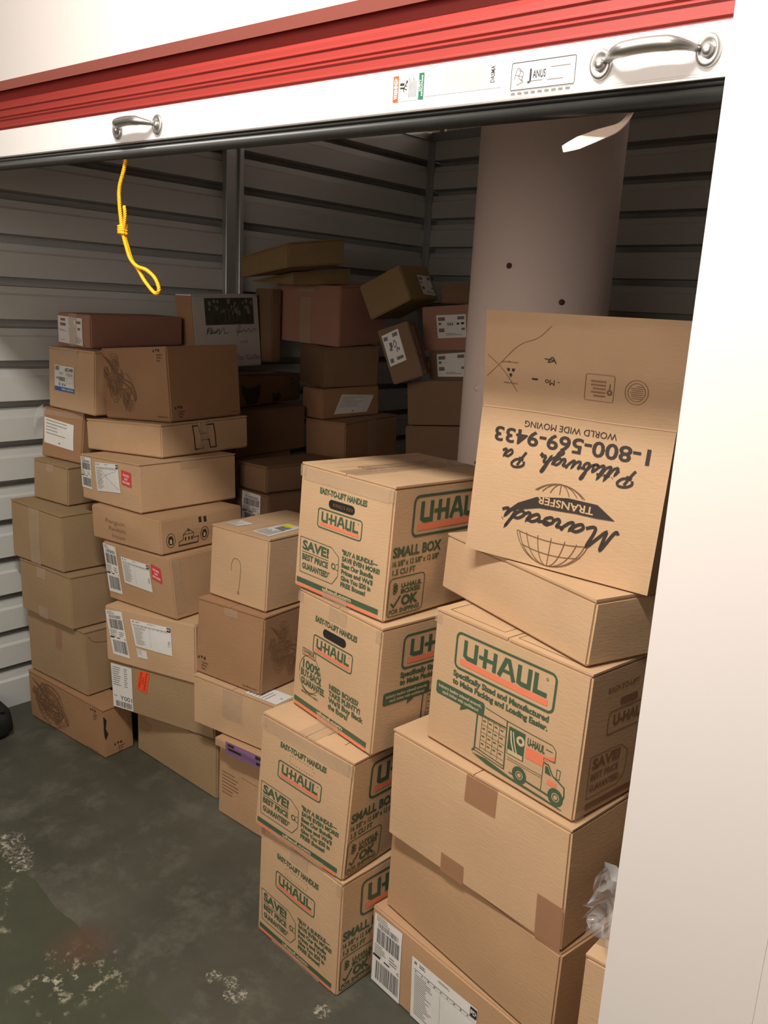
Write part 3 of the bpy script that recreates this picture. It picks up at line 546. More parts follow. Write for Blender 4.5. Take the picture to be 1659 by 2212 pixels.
def side_sized(f, full=True):
    logo(f, .17, .088, .815, .350)
    f.text('Specifically Sized and Manufactured', .165, .80, .418, .040, 'green', .045); f.text('to Make Packing and Loading Easier.', .165, .80, .478, .040, 'green', .045)
    pts = f.rrect(.052, .512, .402, .612, .006, .001, 'green'); f.poly(pts, 'green'); f.poly([(.24, .605), (.30, .605), (.235, .655)], 'green'); f.off += .0006
    f.text('Industry leading sidewall strength,', .07, .385, .556, .024, 'cream', .02); f.text('stack higher with confidence!', .10, .365, .594, .024, 'cream', .02); f.off -= .0006
    # moving truck
    g = 'green'
    S = lambda p, w=.0016, c=False: f.stroke(p, w, g, c)
    S([(.41, .535), (.56, .548), (.84, .556), (.862, .585), (.864, .665), (.80, .668), (.80, .90)]); S([(.36, .605), (.36, .875), (.345, .90)], .004); S([(.395, .56), (.395, .87)], .001)
    S([(.56, .548), (.565, .905)], .003); S([(.345, .885), (.565, .905)], .002); S([(.36, .863), (.56, .885)], .002)
    for i in range(4): S([(.395+.04*i, .60), (.395+.04*i, .85+.005*i)], .0009)
    for j in range(5): S([(.395, .61+.058*j), (.555, .615+.058*j)], .0009)
    for i in range(4):
        for j in range(4): f.rect(.402+.04*i, .632+.058*j, .421+.04*i, .642+.058*j, g, 1)
    f.rect(.40, .595, .555, .606, g)
    f.rect(.575, .575, .68, .775, g); f.off += .0006; f.curve([(.59, .60), (.60, .68), (.625, .76)], .004, 'cream'); f.curve([(.605, .60), (.62, .68), (.64, .75)], .003, 'cream')
    f.arc(.655, .64, .008, 0, 2*pi, .006, 'cream', 12); f.rect(.58, .74, .675, .77, 'cream'); f.off -= .0006
    f.text('AMERICA', .58, .675, .775, .028, g, .03); f.text('U-HAUL', .695, .80, .640, .05, g, .04); f.rect(.805, .60, .845, .606, g)
    f.poly([(.69, .655), (.82, .655), (.86, .625), (.862, .655), (.80, .69), (.80, .735), (.69, .735)], 'orange')
    S([(.58, .80), (.80, .80)], .0009); S([(.58, .815), (.80, .815)], .0009)
    S([(.80, .70), (.83, .70), (.86, .76), (.905, .785), (.93, .80), (.935, .86), (.925, .90)], .003); f.poly([(.812, .715), (.828, .715), (.852, .768), (.815, .765)], g); S([(.88, .70), (.90, .70), (.898, .765), (.88, .765)], .0014, True)
    f.poly([(.835, .80), (.885, .80), (.885, .835), (.83, .835)], 'orange')
    f.poly([(.345, .915), (.44, .905), (.55, .925), (.60, .935), (.82, .945), (.93, .958), (.93, .965), (.62, .955), (.45, .945)], g)
    S([(.60, .905), (.64, .905)], .003); S([(.70, .90), (.845, .91)], .004)
    for c, r in (((.665, .885), .018), ((.888, .895), .018)):
        f.arc(c[0], c[1], r*.8, 0, 2*pi, r*.5, g, 18); f.arc(c[0], c[1], r*.35, 0, 2*pi, .002, g, 12)
def end_faint(f):
    f.text('EASY-TO-LIFT', .18, .5, .16, .035, 'faint', .02); pts = f.rrect(.32, .225, .50, .275, .006, .001, 'faint'); f.poly(pts, 'faint')
    f.rrect(.22, .30, .68, .46, .008, .0024, 'faint'); f.text('U-HAUL', .27, .62, .405, .07, 'faint', .04)
    f.stroke([(.09, .575), (.40, .575), (.48, .64), (.48, .80), (.42, .87), (.10, .87)], .0018, 'faint', True); f.text('SAVE!', .12, .40, .67, .07, 'faint', .04); f.text('BEST PRICE', .12, .40, .75, .045, 'faint', .02); f.text('GUARANTEED', .12, .42, .83, .045, 'faint', .02)
    f.rect(.10, .91, .94, .95, 'faint')
LET = {  # hand lettering strokes: advance, list of strokes
 'M': (.92, [[(-.06, .12), (.02, 0), (.08, .2), (.16, .9), (.2, .97), (.24, .5), (.28, .1), (.42, .5), (.56, .97), (.6, .9), (.58, .4), (.6, .06), (.7, 0), (.86, .14)]]),
 'a': (.50, [[(.34, .36), (.16, .40), (.02, .18), (.10, 0), (.24, .10), (.36, .38), (.33, .10), (.40, 0), (.52, .12)]]),
 'r': (.42, [[(.0, .12), (.08, .30), (.10, .44), (.16, .36), (.28, .36), (.26, .10), (.34, 0), (.44, .12)]]),
 'o': (.46, [[(.14, .38), (.02, .2), (.12, 0), (.28, .12), (.28, .34), (.16, .40), (.14, .30), (.30, .28), (.48, .34)]]),
 'd': (.50, [[(.34, .36), (.16, .40), (.02, .18), (.10, 0), (.24, .10), (.36, .50), (.42, .92), (.36, .45), (.34, .10), (.40, 0), (.52, .12)]]),
 'i': (.26, [[(0, .12), (.08, .38), (.06, .1), (.12, 0), (.26, .12)], [(.12, .56), (.13, .58)]]),
 'P': (.80, [[(.16, 0), (.24, .3), (.34, .84)], [(.10, .55), (.05, .75), (.22, .92), (.50, .94), (.64, .76), (.52, .52), (.30, .46), (.16, .50)], [(.18, .36), (.40, .40)]]),
 't': (.30, [[(0, .12), (.14, .74), (.10, .12), (.16, 0), (.30, .12)], [(0, .50), (.26, .52)]]),
 's': (.34, [[(0, .12), (.16, .42), (.20, .28), (.24, .08), (.14, 0), (.04, .06), (.16, .02), (.34, .12)]]),
 'b': (.42, [[(0, .12), (.14, .55), (.20, .90), (.12, .86), (.10, .4), (.10, .04), (.24, .02), (.30, .2), (.22, .34), (.42, .30)]]),
 'u': (.48, [[(0, .3), (.06, .38), (.06, .1), (.14, 0), (.28, .14), (.34, .38), (.32, .1), (.38, 0), (.48, .12)]]),
 'g': (.48, [[(.32, .36), (.14, .40), (.02, .18), (.10, .02), (.24, .12), (.34, .38), (.28, -.26), (.14, -.42), (.08, -.28), (.30, -.04), (.48, .12)]]),
 'h': (.48, [[(0, .12), (.14, .5), (.22, .90), (.14, .88), (.08, .4), (.06, 0), (.12, .28), (.24, .38), (.30, .28), (.28, .08), (.36, 0), (.48, .12)]]),
 ',': (.2, [[(.06, .06), (.02, -.14)]]), ' ': (.4, [])}
def script(f, t, u0, u1, vb, h, w, m, slant=.28, rise=0):
    tot = sum(LET[c][0] for c in t); x = 0
    for c in t:
        for st in LET[c][1]:
            P = [(u0+(u1-u0)*(x+px+slant*py)/tot, vb-py*h-rise*(x+px)/tot) for px, py in st]
            f.curve(P, w, m, 5)
        x += LET[c][0]
def swirl(f, u0, v0, u1, v1, m, seed=1, w=.0012):
    rnd = random.Random(seed); Lx, Ly = u1-u0, v1-v0
    T = lambda x, y: (u0+Lx*x, v0+Ly*y)
    for c, r, turns in (((.42, .22), .20, 1.6), ((.35, .62), .30, 2.2), ((.70, .78), .20, 1.5), ((.15, .35), .14, 1.4), ((.55, .45), .16, 1.6)):
        for k in range(3):
            P = []
            for i in range(34):
                a = i/33*turns*2*pi+c[0]*9; rr = r*(1-.8*i/33)*(1-.22*k)+.012*sin(a*5+k)
                P.append(T(c[0]+rr*cos(a)*.8, c[1]+rr*sin(a)))
            f.stroke(P, w, m)
    for k in range(9):
        P = [(.05+.05*k, .05+.02*k), (.3+.03*k, .30+.02*k), (.15+.06*k, .55+.01*k), (.55+.04*k, .75-.02*k), (.65+.02*k, .98-.03*k)]
        f.curve([T(*p) for p in P], w, m, 8)
    f.curve([T(.6, .45), T(.85, .52), T(.97, .68), T(.95, .8), T(.85, .62), T(.62, .5)], w*3, m, 6)
    for k in range(16):
        a = -1.2+k*.16; f.stroke([T(.62+.30*cos(a), .68-.30*sin(a)), T(.62+.36*cos(a), .68-.36*sin(a))], w, m)
def avo(f, u, v, s=1, m='black'):
    a = .0085*s
    du, dv = a/f.W, a/f.H
    f.poly([(u, v), (u+du*.5, v-dv), (u+du, v)], m); f.poly([(u+1.25*du, v-dv), (u+2.25*du, v-dv), (u+1.75*du, v)], m); f.arc(u+3*du, v-dv*.5, a*.33, 0, 2*pi, a*.34, m, 12)
    for i, t in enumerate(('Kingdom', 'Betty', 'Impact')): f.text(t, u+1.9*du, u+(4.6-.5*i)*du, v+dv*(1.2+.95*i), a*.62/f.H, m, .0)
# ------------------------------------------------------------------ stuck-on labels
def bars(g, u0, v0, u1, v1, m='lblack', seed=0, n=22, vert=True):
    rnd = random.Random(seed); x = 0
    while x < 1:
        a = rnd.choice((.012, .02, .03)); b = rnd.choice((.012, .02, .028))
        if x+a > 1: break
        g.rect(u0+(u1-u0)*x, v0, u0+(u1-u0)*(x+a), v1, m, 1); x += a+b
def lines(g, u0, v0, u1, v1, n, m='grey', seed=0, th=.35):
    rnd = random.Random(seed)
    for i in range(n):
        v = v0+(v1-v0)*i/n; g.rect(u0, v, u0+(u1-u0)*rnd.uniform(.5, 1), v+(v1-v0)/n*th, m, 2)
def lab_base(g, m='paper'): g.rect(0, 0, 1, 1, m, 6, 6); g.off += .0004
def L_ship(g, seed=1):
    lab_base(g); lines(g, .08, .02, .6, .10, 3, 'grey', seed); bars(g, .15, .10, .9, .17, 'grey', seed); bars(g, .12, .19, .94, .40, 'lblack', seed+1)
    lines(g, .06, .43, .5, .60, 6, 'grey', seed+2); lines(g, .6, .46, .92, .58, 3, 'grey', seed+3); g.rect(.02, .585, .28, .615, 'lblack'); g.rect(.42, .59, .62, .61, 'lblack'); g.text('C', .88, .96, .62, .03, 'lblack', .03)
    bars(g, .14, .66, .96, .93, 'lblack', seed+4)
def L_pack(g, seed=1, num=None, marks=False):
    lab_base(g); g.rect(.04, .05, .08, .09, 'grey'); lines(g, .12, .05, .24, .11, 2, 'lblack', seed); lines(g, .42, .04, .64, .08, 2, 'grey', seed); g.rect(.90, .02, .995, .16, 'lblack')
    g.off += .0003; g.text('FD', .91, .985, .12, .06, 'paper', .03); g.off -= .0003
    g.stroke([(.04, .17), (.98, .17)], .0012, 'lblack'); g.stroke([(.04, .22), (.98, .22)], .0005, 'grey')
    for i in range(9): g.text('KAMB'[i % 4], .06+.1*i, .085+.1*i, .21, .025, 'lblack', .01)
    lines(g, .05, .25, .36, .93, 20, 'grey', seed+1, .3); g.stroke([(.46, .25), (.46, .9)], .0006, 'grey')
    if num: h = Face(lambda u, v, o: g.p(v, 1-u, o), g.H, g.W, g.mb, g.off); h.text(num, .30, .5, .97, .055, 'grey', .01)
    if marks: g.curve([(.05, .75), (.4, .45), (.9, .25)], .0008, 'lblack'); g.curve([(.2, .2), (.5, .5), (.95, .9)], .0008, 'lblack')
def L_red(g, m='lred', tm='paper', t=('PACKING', 'LIST', 'ENCLOSED')):
    lab_base(g, m)
    for i, s_ in enumerate(t): w_ = {7: .62, 4: .36, 8: .74}[len(s_)]; g.text(s_, .5-w_/2, .5+w_/2, .36+.24*i, .14, tm, .03)
def L_flag(g):
    lab_base(g, 'lor'); h = Face(lambda u, v, o: g.p(1-v, u, o), g.H, g.W, g.mb, g.off)
    for i, s_ in enumerate(('PACKING', 'LIST', 'ENCLOSED')): h.text(s_, .06 if i != 1 else .3, .9 if i != 1 else .65, .34+.26*i, .17, 'lblack', .0)
def L_y001(g):
    lab_base(g)
    for i in range(9): g.rect(.06, .06+.05*i, .45-.03*(i % 4), .075+.05*i, 'grey', 1); g.rect(.62, .06+.05*i, .78-.03*(i % 2), .075+.05*i, 'grey', 1)
    g.text('Y001', .38, .96, .80, .095, 'lblack', .0); g.rect(.08, .72, .22, .735, 'grey'); bars(g, .15, .84, .98, .97, 'lblack', 5)
def L_post(g):
    lab_base(g); g.rect(0, .83, 1, 1, 'blue', 4); q = Face(lambda u, v, o: g.p(1-u, 1-v, o), g.W, g.H, g.mb, g.off)
    q.off += .0003; q.text('PRIORITY MAIL', .05, .65, .125, .07, 'paper', .02); q.off -= .0003
    q.text('9 X 12', .42, .80, .32, .10, 'lblack', .02); q.text('04139', .05, .45, .93, .13, 'lblack', .03); lines(q, .05, .62, .5, .76, 4, 'lblack', 3); bars(q, .45, .40, .78, .56, 'grey', 7); q.text('DS', .78, .92, .54, .07, 'lblack', .02)
    q.rrect(.06, .36, .36, .56, .001, .0006, 'lblack'); bars(q, .76, .80, .96, .96, 'grey', 9); lines(q, .55, .66, .9, .76, 3, 'grey', 4)
def L_blocks(g, seed=1):
    lab_base(g)
    for a in ((.12, .08, .32, .17), (.10, .25, .34, .36), (.76, .12, .94, .22), (.82, .36, .92, .45)): g.rect(*a, 'faint', 1)
    lines(g, .04, .50, .42, .58, 2, 'grey', seed); lines(g, .72, .72, .98, .95, 4, 'grey', seed); lines(g, .08, .88, .4, .92, 1, 'grey', seed)
def L_blocks2(g, t='EA3', seed=1):
    lab_base(g)
    for a in ((.06, .10, .30, .25), (.72, .08, .95, .22), (.06, .33, .16, .43), (.06, .58, .26, .74), (.85, .58, .96, .68)): g.rect(*a, 'grey', 1)
    if t: g.text(t, .38, .58, .46, .12, 'lblack', .02); g.rect(.70, .35, .78, .44, 'lblack', 1); g.rect(.84, .34, .94, .43, 'lblack', 1)
    lines(g, .3, .80, .9, .92, 2, 'grey', seed)
def L_scrawl(g):
    lab_base(g)
    for a in ((.06, .08, .3, .2), (.6, .06, .9, .18), (.1, .78, .3, .92), (.5, .8, .9, .9), (.3, .3, .45, .42), (.25, .46, .4, .56)): g.rect(*a, 'grey', 1)
    g.curve([(.52, .42), (.62, .28), (.7, .42), (.58, .5), (.56, .44)], .003, 'lblack'); g.curve([(.62, .66), (.7, .52), (.76, .62), (.82, .54)], .003, 'lblack'); g.rect(.33, .34, .46, .46, 'lblack', 1)
def L_plain(g, n=6, seed=2): lab_base(g); lines(g, .06, .08, .8, .7, n, 'grey', seed, .2); g.rect(.5, .85, .56, .9, 'grey', 1)
def L_purple(g):
    lab_base(g, 'purple')
    for a in ((.05, .12, .2, .3), (.06, .45, .36, .66), (.68, .10, .95, .32), (.7, .55, .95, .78)): g.rect(*a, 'lblack', 2)
def L_top(g): lab_base(g); lines(g, .05, .1, .6, .9, 9, 'grey', 4); bars(g, .5, .2, .8, .8, 'grey', 3); g.rect(.74, .03, .98, .6, 'yellow', 2)
# ------------------------------------------------------------------ boxes
def lift(key, z, sh=(0, 0, 0)):
    BOXES[key] = tuple((p[0]+sh[0], p[1]+sh[1], (z if i < 4 and z is not None else p[2])+sh[2]) for i, p in enumerate(BOXES[key]))
def toward(keys, k, foot):                 # slide a stack along the sight lines and stretch the box it stands on to meet it
    for q in keys: BOXES[q] = tuple((p[0]*k, p[1]*k, HC+(p[2]-HC)*k) for p in BOXES[q])
    a, b = BOXES[foot], BOXES[keys[0]]; BOXES[foot] = a[:4]+tuple((a[4+i][0], a[4+i][1], b[i][2]-.001) for i in range(4))
toward(['B7', 'B6', 'B5', 'B4', 'B3', 'B2', 'B1'], .955, 'B8'); toward(['C4', 'C3', 'C2', 'C1'], .965, 'C5')
BOXES['G0'] = ((-2.99, 2.54, 1.39), (-3.11, 2.54, 1.39), (-2.99, 2.595, 1.39), (-3.11, 2.595, 1.39), (-2.99, 2.54, 1.72), (-3.11, 2.54, 1.72), (-2.99, 2.595, 1.72), (-3.11, 2.595, 1.72)); lift('F1', 1.371); lift('H1', None, (0, 0, .03))  # G0 is an added dark slab that keeps the gap beside F1 dark
def shallow(key, k):                      # less depth behind the faces that show
    q = BOXES[key]; f = lambda a, b: tuple(a[i]+(b[i]-a[i])*k for i in range(3))
    BOXES[key] = (q[0], q[1], f(q[0], q[2]), f(q[1], q[3]), q[4], q[5], f(q[4], q[6]), f(q[5], q[7]))
BOXES['A1'] = tuple((p[0], p[1], p[2]-(.045 if i in (2, 3) else 0)) for i, p in enumerate(BOXES['A1']))
shallow('H3', .55); shallow('H1', .7); shallow('A2', .5)
KEYS = ('BM', 'BL', 'BR', 'BB', 'TM', 'TL', 'TR', 'TB')
class Carton:
    def __init__(s, key, m, label, group, bulge=.003, flaps=None, cat='box', name='cardboard_box'):
        s.c = {k: Vector(p) for k, p in zip(KEYS, BOXES[key])}; s.rnd = random.Random(key); s.m = m; s.key = key
        s.flaps = flaps
        if s.c['BM'].z > .02 and key[0] not in 'H':
            for k in ('BM', 'BL', 'BR', 'BB'): s.c[k].z += .0042
        s.top_drop = .0045 if flaps else 0
        c = s.c; s.body = MB(); s.A = bulge*s.rnd.uniform(.5, 1.2); s.ph = s.rnd.uniform(0, 6)
        s.root = empty(name, tuple(c['BM'])); tag(s.root, label, cat, group)
        s.kids = []
    def quad(s, fc):
        c = s.c
        return {'L': ('TL', 'TM', 'BM', 'BL'), 'R': ('TM', 'TR', 'BR', 'BM'), 'T': ('TL', 'TB', 'TR', 'TM'), 'BK': ('TR', 'TB', 'BB', 'BR'), 'LF': ('TB', 'TL', 'BL', 'BB')}[fc]
    def pt(s, fc):
        a, b, c, d = [s.c[k].copy() for k in s.quad(fc)]
        n = ((d-a).cross(b-a)).normalized()
        if fc == 'T': n = Vector((0, 0, 1)) if n.z > 0 else n
        if fc == 'T': n = ((b-a).cross(d-a)); n = n.normalized() if n.z > 0 else -n.normalized()
        else:
            cen = sum((s.c[k] for k in KEYS), Vector())/8
            if n.dot((a+c)/2-cen) < 0: n = -n
            if s.top_drop:
                dn = (d-a).normalized()*s.top_drop; dn2 = (c-b).normalized()*s.top_drop; a = a+dn; b = b+dn2
        A, ph = s.A*(0 if fc == 'T' else 1), s.ph
        def f(u, v, o):
            p = a*(1-u)*(1-v)+b*u*(1-v)+c*u*v+d*(1-u)*v
            uu = min(1, max(0, u)); vv = min(1, max(0, v))
            k = A*sin(pi*uu)*sin(pi*vv)*(1+.7*sin(5*uu+ph)*cos(4*vv+ph))
            return p+n*(k+o)
        return f
    def face(s, fc, mb=None, off=.0008, flip=False):
        a, b, c, d = [s.c[k] for k in s.quad(fc)]
        return Face(s.pt(fc), ((b-a).length+(c-d).length)/2, ((d-a).length+(c-b).length)/2, mb or s.body, off, flip)
    def shell(s):
        mb = MB(); N = 10
        for fc in ('L', 'R', 'BK', 'LF'):
            f = s.pt(fc); vs = [f(i/N, j/N, 0) for j in range(N+1) for i in range(N+1)]
            mb.add(vs, [(j*(N+1)+i, (j+1)*(N+1)+i, (j+1)*(N+1)+i+1, j*(N+1)+i+1) for j in range(N) for i in range(N)], s.m)
        # top and bottom
        def cap(ks, dz):
            q = [s.c[k] for k in ks]; f = lambda u, v: q[0]*(1-u)*(1-v)+q[1]*u*(1-v)+q[2]*u*v+q[3]*(1-u)*v
            vs = [f(i/N, j/N) for j in range(N+1) for i in range(N+1)]
            return vs
        for ks in (('TL', 'TB', 'TR', 'TM'), ('BL', 'BM', 'BR', 'BB')):
            vs = cap(ks, 0)
            if ks[0] == 'TL' and s.top_drop:
                vs = []
                bot = {'TL': 'BL', 'TB': 'BB', 'TR': 'BR', 'TM': 'BM'}
                q = [s.c[k]+(s.c[bot[k]]-s.c[k]).normalized()*s.top_drop for k in ks]
                vs = [q[0]*(1-i/N)*(1-j/N)+q[1]*i/N*(1-j/N)+q[2]*i/N*j/N+q[3]*(1-i/N)*j/N for j in range(N+1) for i in range(N+1)]
            mb.add(vs, [(j*(N+1)+i, (j+1)*(N+1)+i, (j+1)*(N+1)+i+1, j*(N+1)+i+1) for j in range(N) for i in range(N)], s.m)
        # merge, bevel, then add the print
        bm = bmesh.new(); V = [bm.verts.new(v) for v in mb.v]
        for f_ in mb.f: bm.faces.new([V[i] for i in f_])
        bmesh.ops.remove_doubles(bm, verts=bm.verts, dist=.0006); bmesh.ops.recalc_face_normals(bm, faces=bm.faces)
        es = [e for e in bm.edges if len(e.link_faces) == 2 and e.calc_face_angle(0) > .9]
        bmesh.ops.bevel(bm, geom=es, offset=.0045, segments=2, affect='EDGES', clamp_overlap=True)
        bm.verts.index_update(); P = MB(); P.add([v.co[:] for v in bm.verts], [[v.index for v in f_.verts] for f_ in bm.faces], s.m, False)
        bm.free(); P.sm = [True]*len(P.sm) if False else P.sm
        return P
    def label(s, fc, quad, fn, name='shipping_label', lab=None, **kw):
        mb = MB(); f = s.face(fc, mb); g = f.sub(quad, mb); fn(g, **kw); o = mb.build(name); s.kids.append(o)
        if lab: o['label'] = lab
        return o
    def tape(s, fc, u0, v0, u1, v1, m='tape', ragged=True):
        mb = MB(); f = s.face(fc, mb, .0016); n = 12; rnd = s.rnd
        vs = []
        for i in range(n+1):
            for j in range(5):
                u = u0+(u1-u0)*i/n; v = v0+(v1-v0)*j/4; vs.append(f.p(u, v, .0014+(rnd.uniform(0, .0016) if ragged else 0)))
        mb.add(vs, [(i*5+j, (i+1)*5+j, (i+1)*5+j+1, i*5+j+1) for i in range(n) for j in range(4)], m, True)
        s.kids.append(mb.build('packing_tape'))
    def tape_over(s, fc, drop=.06, w=.055, um=.5, m='tape'):
        """tape that runs along the top seam and folds down over face fc"""
        f = s.face(fc); s.tape(fc, um-w/2/f.W, 0, um+w/2/f.W, drop/f.H, m)
    def top_tape(s, along='u', w=.055, m='tape'):
        f = s.face('T')
        mb = MB(); off = .0022; n = 12; vs = []
        for i in range(n+1):
            for j in range(3):
                t = i/n; k = .5+(j-1)*w/2/(f.H if along == 'u' else f.W)
                vs.append(f.p(t, k, off+s.rnd.uniform(0, .001)) if along == 'u' else f.p(k, t, off+s.rnd.uniform(0, .001)))
        mb.add(vs, [(i*3+j, (i+1)*3+j, (i+1)*3+j+1, i*3+j+1) for i in range(n) for j in range(2)], m, True); s.kids.append(mb.build('packing_tape'))
    def finish(s):
        P = s.shell(); b = len(P.v)
        P.v += s.body.v
        for f_, k, q in zip(s.body.f, s.body.m, s.body.sm): P.f.append(tuple(i+b for i in f_)); P.m.append(P.mi(s.body.mats[k])); P.sm.append(q)
        o = P.build('carton_body'); s.kids.append(o)
        if s.flaps:
            f = s.face('T'); g = .0015
            top = s.top_ink if hasattr(s, 'top_ink') else None
            for h in (0, 1):
                mb = MB(); lo, hi = (0.0, .5-g/(f.H if s.flaps == 'u' else f.W)) if h == 0 else (.5+g/(f.H if s.flaps == 'u' else f.W), 1.0)
                e = .004
                n = 8; vs = []
                for lay in (-.0042, 0):
                    for i in range(n+1):
                        for k in (lo, hi):
                            t = e+(1-2*e)*i/n; kk = k
                            r = s.rnd.uniform(0, .0008) if lay == 0 else 0
                            vs.append(f.p(t, kk, lay+r) if s.flaps == 'u' else f.p(kk, t, lay+r))
                m2 = 2*(n+1); fs = []
                for i in range(n): a = 2*i; fs += [(a, a+2, a+3, a+1), (m2+a, m2+a+1, m2+a+3, m2+a+2), (a, m2+a, m2+a+2, a+2), (a+1, a+3, m2+a+3, m2+a+1)]
                fs += [(0, 1, m2+1, m2), (2*n, m2+2*n, m2+2*n+1, 2*n+1)]
                mb.add(vs, fs, s.m)
                if top: top(Face(f.p, f.W, f.H, mb, .0012), h)
                s.kids.append(mb.build('top_flap'))
        for k in s.kids: adopt(k, s.root)
        return s.root
GA = 'cardboard boxes stacked against the left wall'; GB = 'cardboard boxes in the tall stack next to the wall stack'
GC = 'cardboard boxes in the middle stack'; GD = 'small printed moving boxes in the front stack'; GE = 'boxes in the stack beside the door jamb'; GG = 'cardboard boxes piled in the dark back rows'
# --- front stack of four identical moving boxes
def topprint(f, h):
    if h == 0:
        f.stroke([(.10, .33), (.32, -.0+.06), (.34, .06)] if False else [(.05, .12), (.95, .12)], .0010, 'faint'); f.stroke([(.05, .30), (.95, .30)], .0012, 'faint')
        for j in range(3): f.rect(.20, .335+.045*j, .80-.06*j, .348+.045*j, 'faint', 4)
for key, hole, lab, side in (('D1', 'open', 'printed small moving box, open handle slot showing a dark book, topmost of front stack', 's'),
                       ('D2', 'buy', 'moving box printed 100% BUY-BACK GUARANTEE, second from the top of front stack', 'z'),
                       ('D3', 'dash', 'printed small moving box with unopened perforated handle, directly above the floor-level one', 's'),
                       ('D4', 'dash', 'printed small moving box standing on the floor at the foot of the front stack', 's')):
    b = Carton(key, 'kraft', lab, GD, flaps='u'); f = b.face('L')
    if hole == 'buy': end_buyback(f)
    else: end_save(f, hole)
    r = b.face('R'); side_small(r) if side == 's' else side_sized(r)
    if key == 'D1':
        q = b.face('L', None, .0022); q.text("KING'S REV", .40, .615, .258, .026, 'faint', -.01)
        b.top_ink = topprint
    if key == 'D3':
        def ti(f, h):
            if h == 1: f.stroke([(.10, .60), (.45, .60), (.45, .78), (.10, .78)], .0012, 'black'); f.stroke([(.2, .9), (.42, .9)], .0012, 'black'); f.rect(.24, .93, .36, .95, 'faint', 2)
        b.top_ink = ti
    b.top_tape('u', .06); b.tape_over('L', .035, .30 if key in ('D1', 'D3') else .07); b.tape('L', .35, .93, .62, 1.0) if key in ('D1', 'D2') else b.tape('L', .2, .95, .8, 1.0)
    b.tape('L', .0, .0, .06, .09); b.tape('L', .94, .0, 1.0, .1)
    b.finish()
# --- stack beside the jamb
b = Carton('E6', 'tan', 'plain tan box with two white shipping labels, at the bottom beside the jamb', GE, flaps=None)
b.label('L', [(.022, .06), (.205, .045), (.20, .985), (.01, .985)], L_ship, seed=11); b.label('L', [(.275, .20), (.655, .19), (.655, .985), (.275, .985)], L_pack, 'packing_list_label', seed=12); b.finish()
b = Carton('E5', 'tan', 'plain unmarked tan box directly on top of the bottom labelled box by the jamb', GE); b.finish()
b = Carton('E4', 'kraft', 'large plain tan box with brown tape patches, under the truck-printed moving box', GE, flaps='u')
b.tape('L', .465, .0, .635, .235, 'btape', False); b.tape('L', .35, .83, .485, 1.0, 'btape', False); b.tape('L', .875, .63, 1.0, 1.0, 'btape', False); b.top_tape('v', .08, 'btape'); b.finish()
b = Carton('E3', 'kraft', 'moving box printed with a large logo and a moving truck drawing', GE, flaps='u')
side_sized(b.face('L')); end_faint(b.face('R'))
def ti3(f, h):
    if h == 0: f.stroke([(.035, .07), (.30, .05), (.30, .30), (.035, .44), (.035, .07)] if False else [(.9, .06), (.06, .06), (.06, .44), (.9, .44)], .0014, 'brownink')
    else: f.stroke([(.9, .53), (.06, .53), (.06, .94), (.9, .94)], .0014, 'brownink')
b.top_ink = ti3; b.tape('L', .0, .0, .05, .08); b.tape('R', .0, .93, .1, 1.0); b.finish()
h = b.face('L')
b = Carton('E2', 'kraft', 'plain tan box between the truck-printed box and the upside-down open carton', GE, flaps='v', bulge=.002); b.finish()
# --- the open carton, standing upside down
b = Carton('E1', 'kraft', 'open tan carton with upside-down print and one flap standing up, by the jamb', GE, bulge=.004)
c = b.c; T = .005
cen = sum((c[k] for k in KEYS), Vector())/8
def wallq(ks, m, mbx):
    q = [c[k] for k in ks]; n = (q[3]-q[0]).cross(q[1]-q[0]).normalized()
    if n.dot(cen-q[0]) < 0: n = -n
    mbx.hexa([q[3]+n*0, q[2]+n*0, q[2]+n*T, q[3]+n*T, q[0], q[1], q[1]+n*T, q[0]+n*T], m)
class Open:
    pass
mbx = MB(); f = b.face('L', mbx); N = 10
vs = [f.p(i/N, j/N, 0) for j in range(N+1) for i in range(N+1)]+[f.p(i/N, j/N, -T) for j in range(N+1) for i in range(N+1)]
nn = (N+1)**2; fs = [(j*(N+1)+i, (j+1)*(N+1)+i, (j+1)*(N+1)+i+1, j*(N+1)+i+1) for j in range(N) for i in range(N)]; fs += [tuple(nn+k for k in q[::-1]) for q in fs]
for i in range(N): fs += [(i, i+1, nn+i+1, nn+i), (N*(N+1)+i, nn+N*(N+1)+i, nn+N*(N+1)+i+1, N*(N+1)+i+1), (i*(N+1), nn+i*(N+1), nn+(i+1)*(N+1), (i+1)*(N+1)), (i*(N+1)+N, (i+1)*(N+1)+N, nn+(i+1)*(N+1)+N, nn+i*(N+1)+N)]
mbx.add(vs, fs, 'kraft')
for ks in (('TM', 'TR', 'BR', 'BM'), ('TR', 'TB', 'BB', 'BR'), ('TB', 'TL', 'BL', 'BB')): wallq(ks, 'kraft', mbx)
q = [c[k] for k in ('BL', 'BM', 'BR', 'BB')]; mbx.hexa(q+[p+Vector((0, 0, T)) for p in q], 'kraft')
f = b.face('L', mbx, .0012, True)
f.text('WORLD WIDE MOVING', .262, .745, .048, .044, 'black', .0) if False else None
def up(v): return 1-v          # design measured from the bottom edge
f.text('WORLD WIDE MOVING', .262, .742, up(.050), .040, 'black', .0)
f.text('1-800-569-9433', .095, .905, up(.115), .092, 'black', .02)
script(f, 'Pittsburgh, Pa', .13, .84, up(.255), .115, .0050, 'black', .25)
R0 = .278*f.H; cu, cv = .508, up(.70)
for a0, a1 in ((.0, 0),): pass
def clip(pts, w):
    run = []
    for p in pts:
        dv = 1-p[1]
        if dv < .50 or dv > .765: run.append(p)
        else:
            if len(run) > 1: f.stroke(run, w, 'brownink')
            run = []
    if len(run) > 1: f.stroke(run, w, 'brownink')
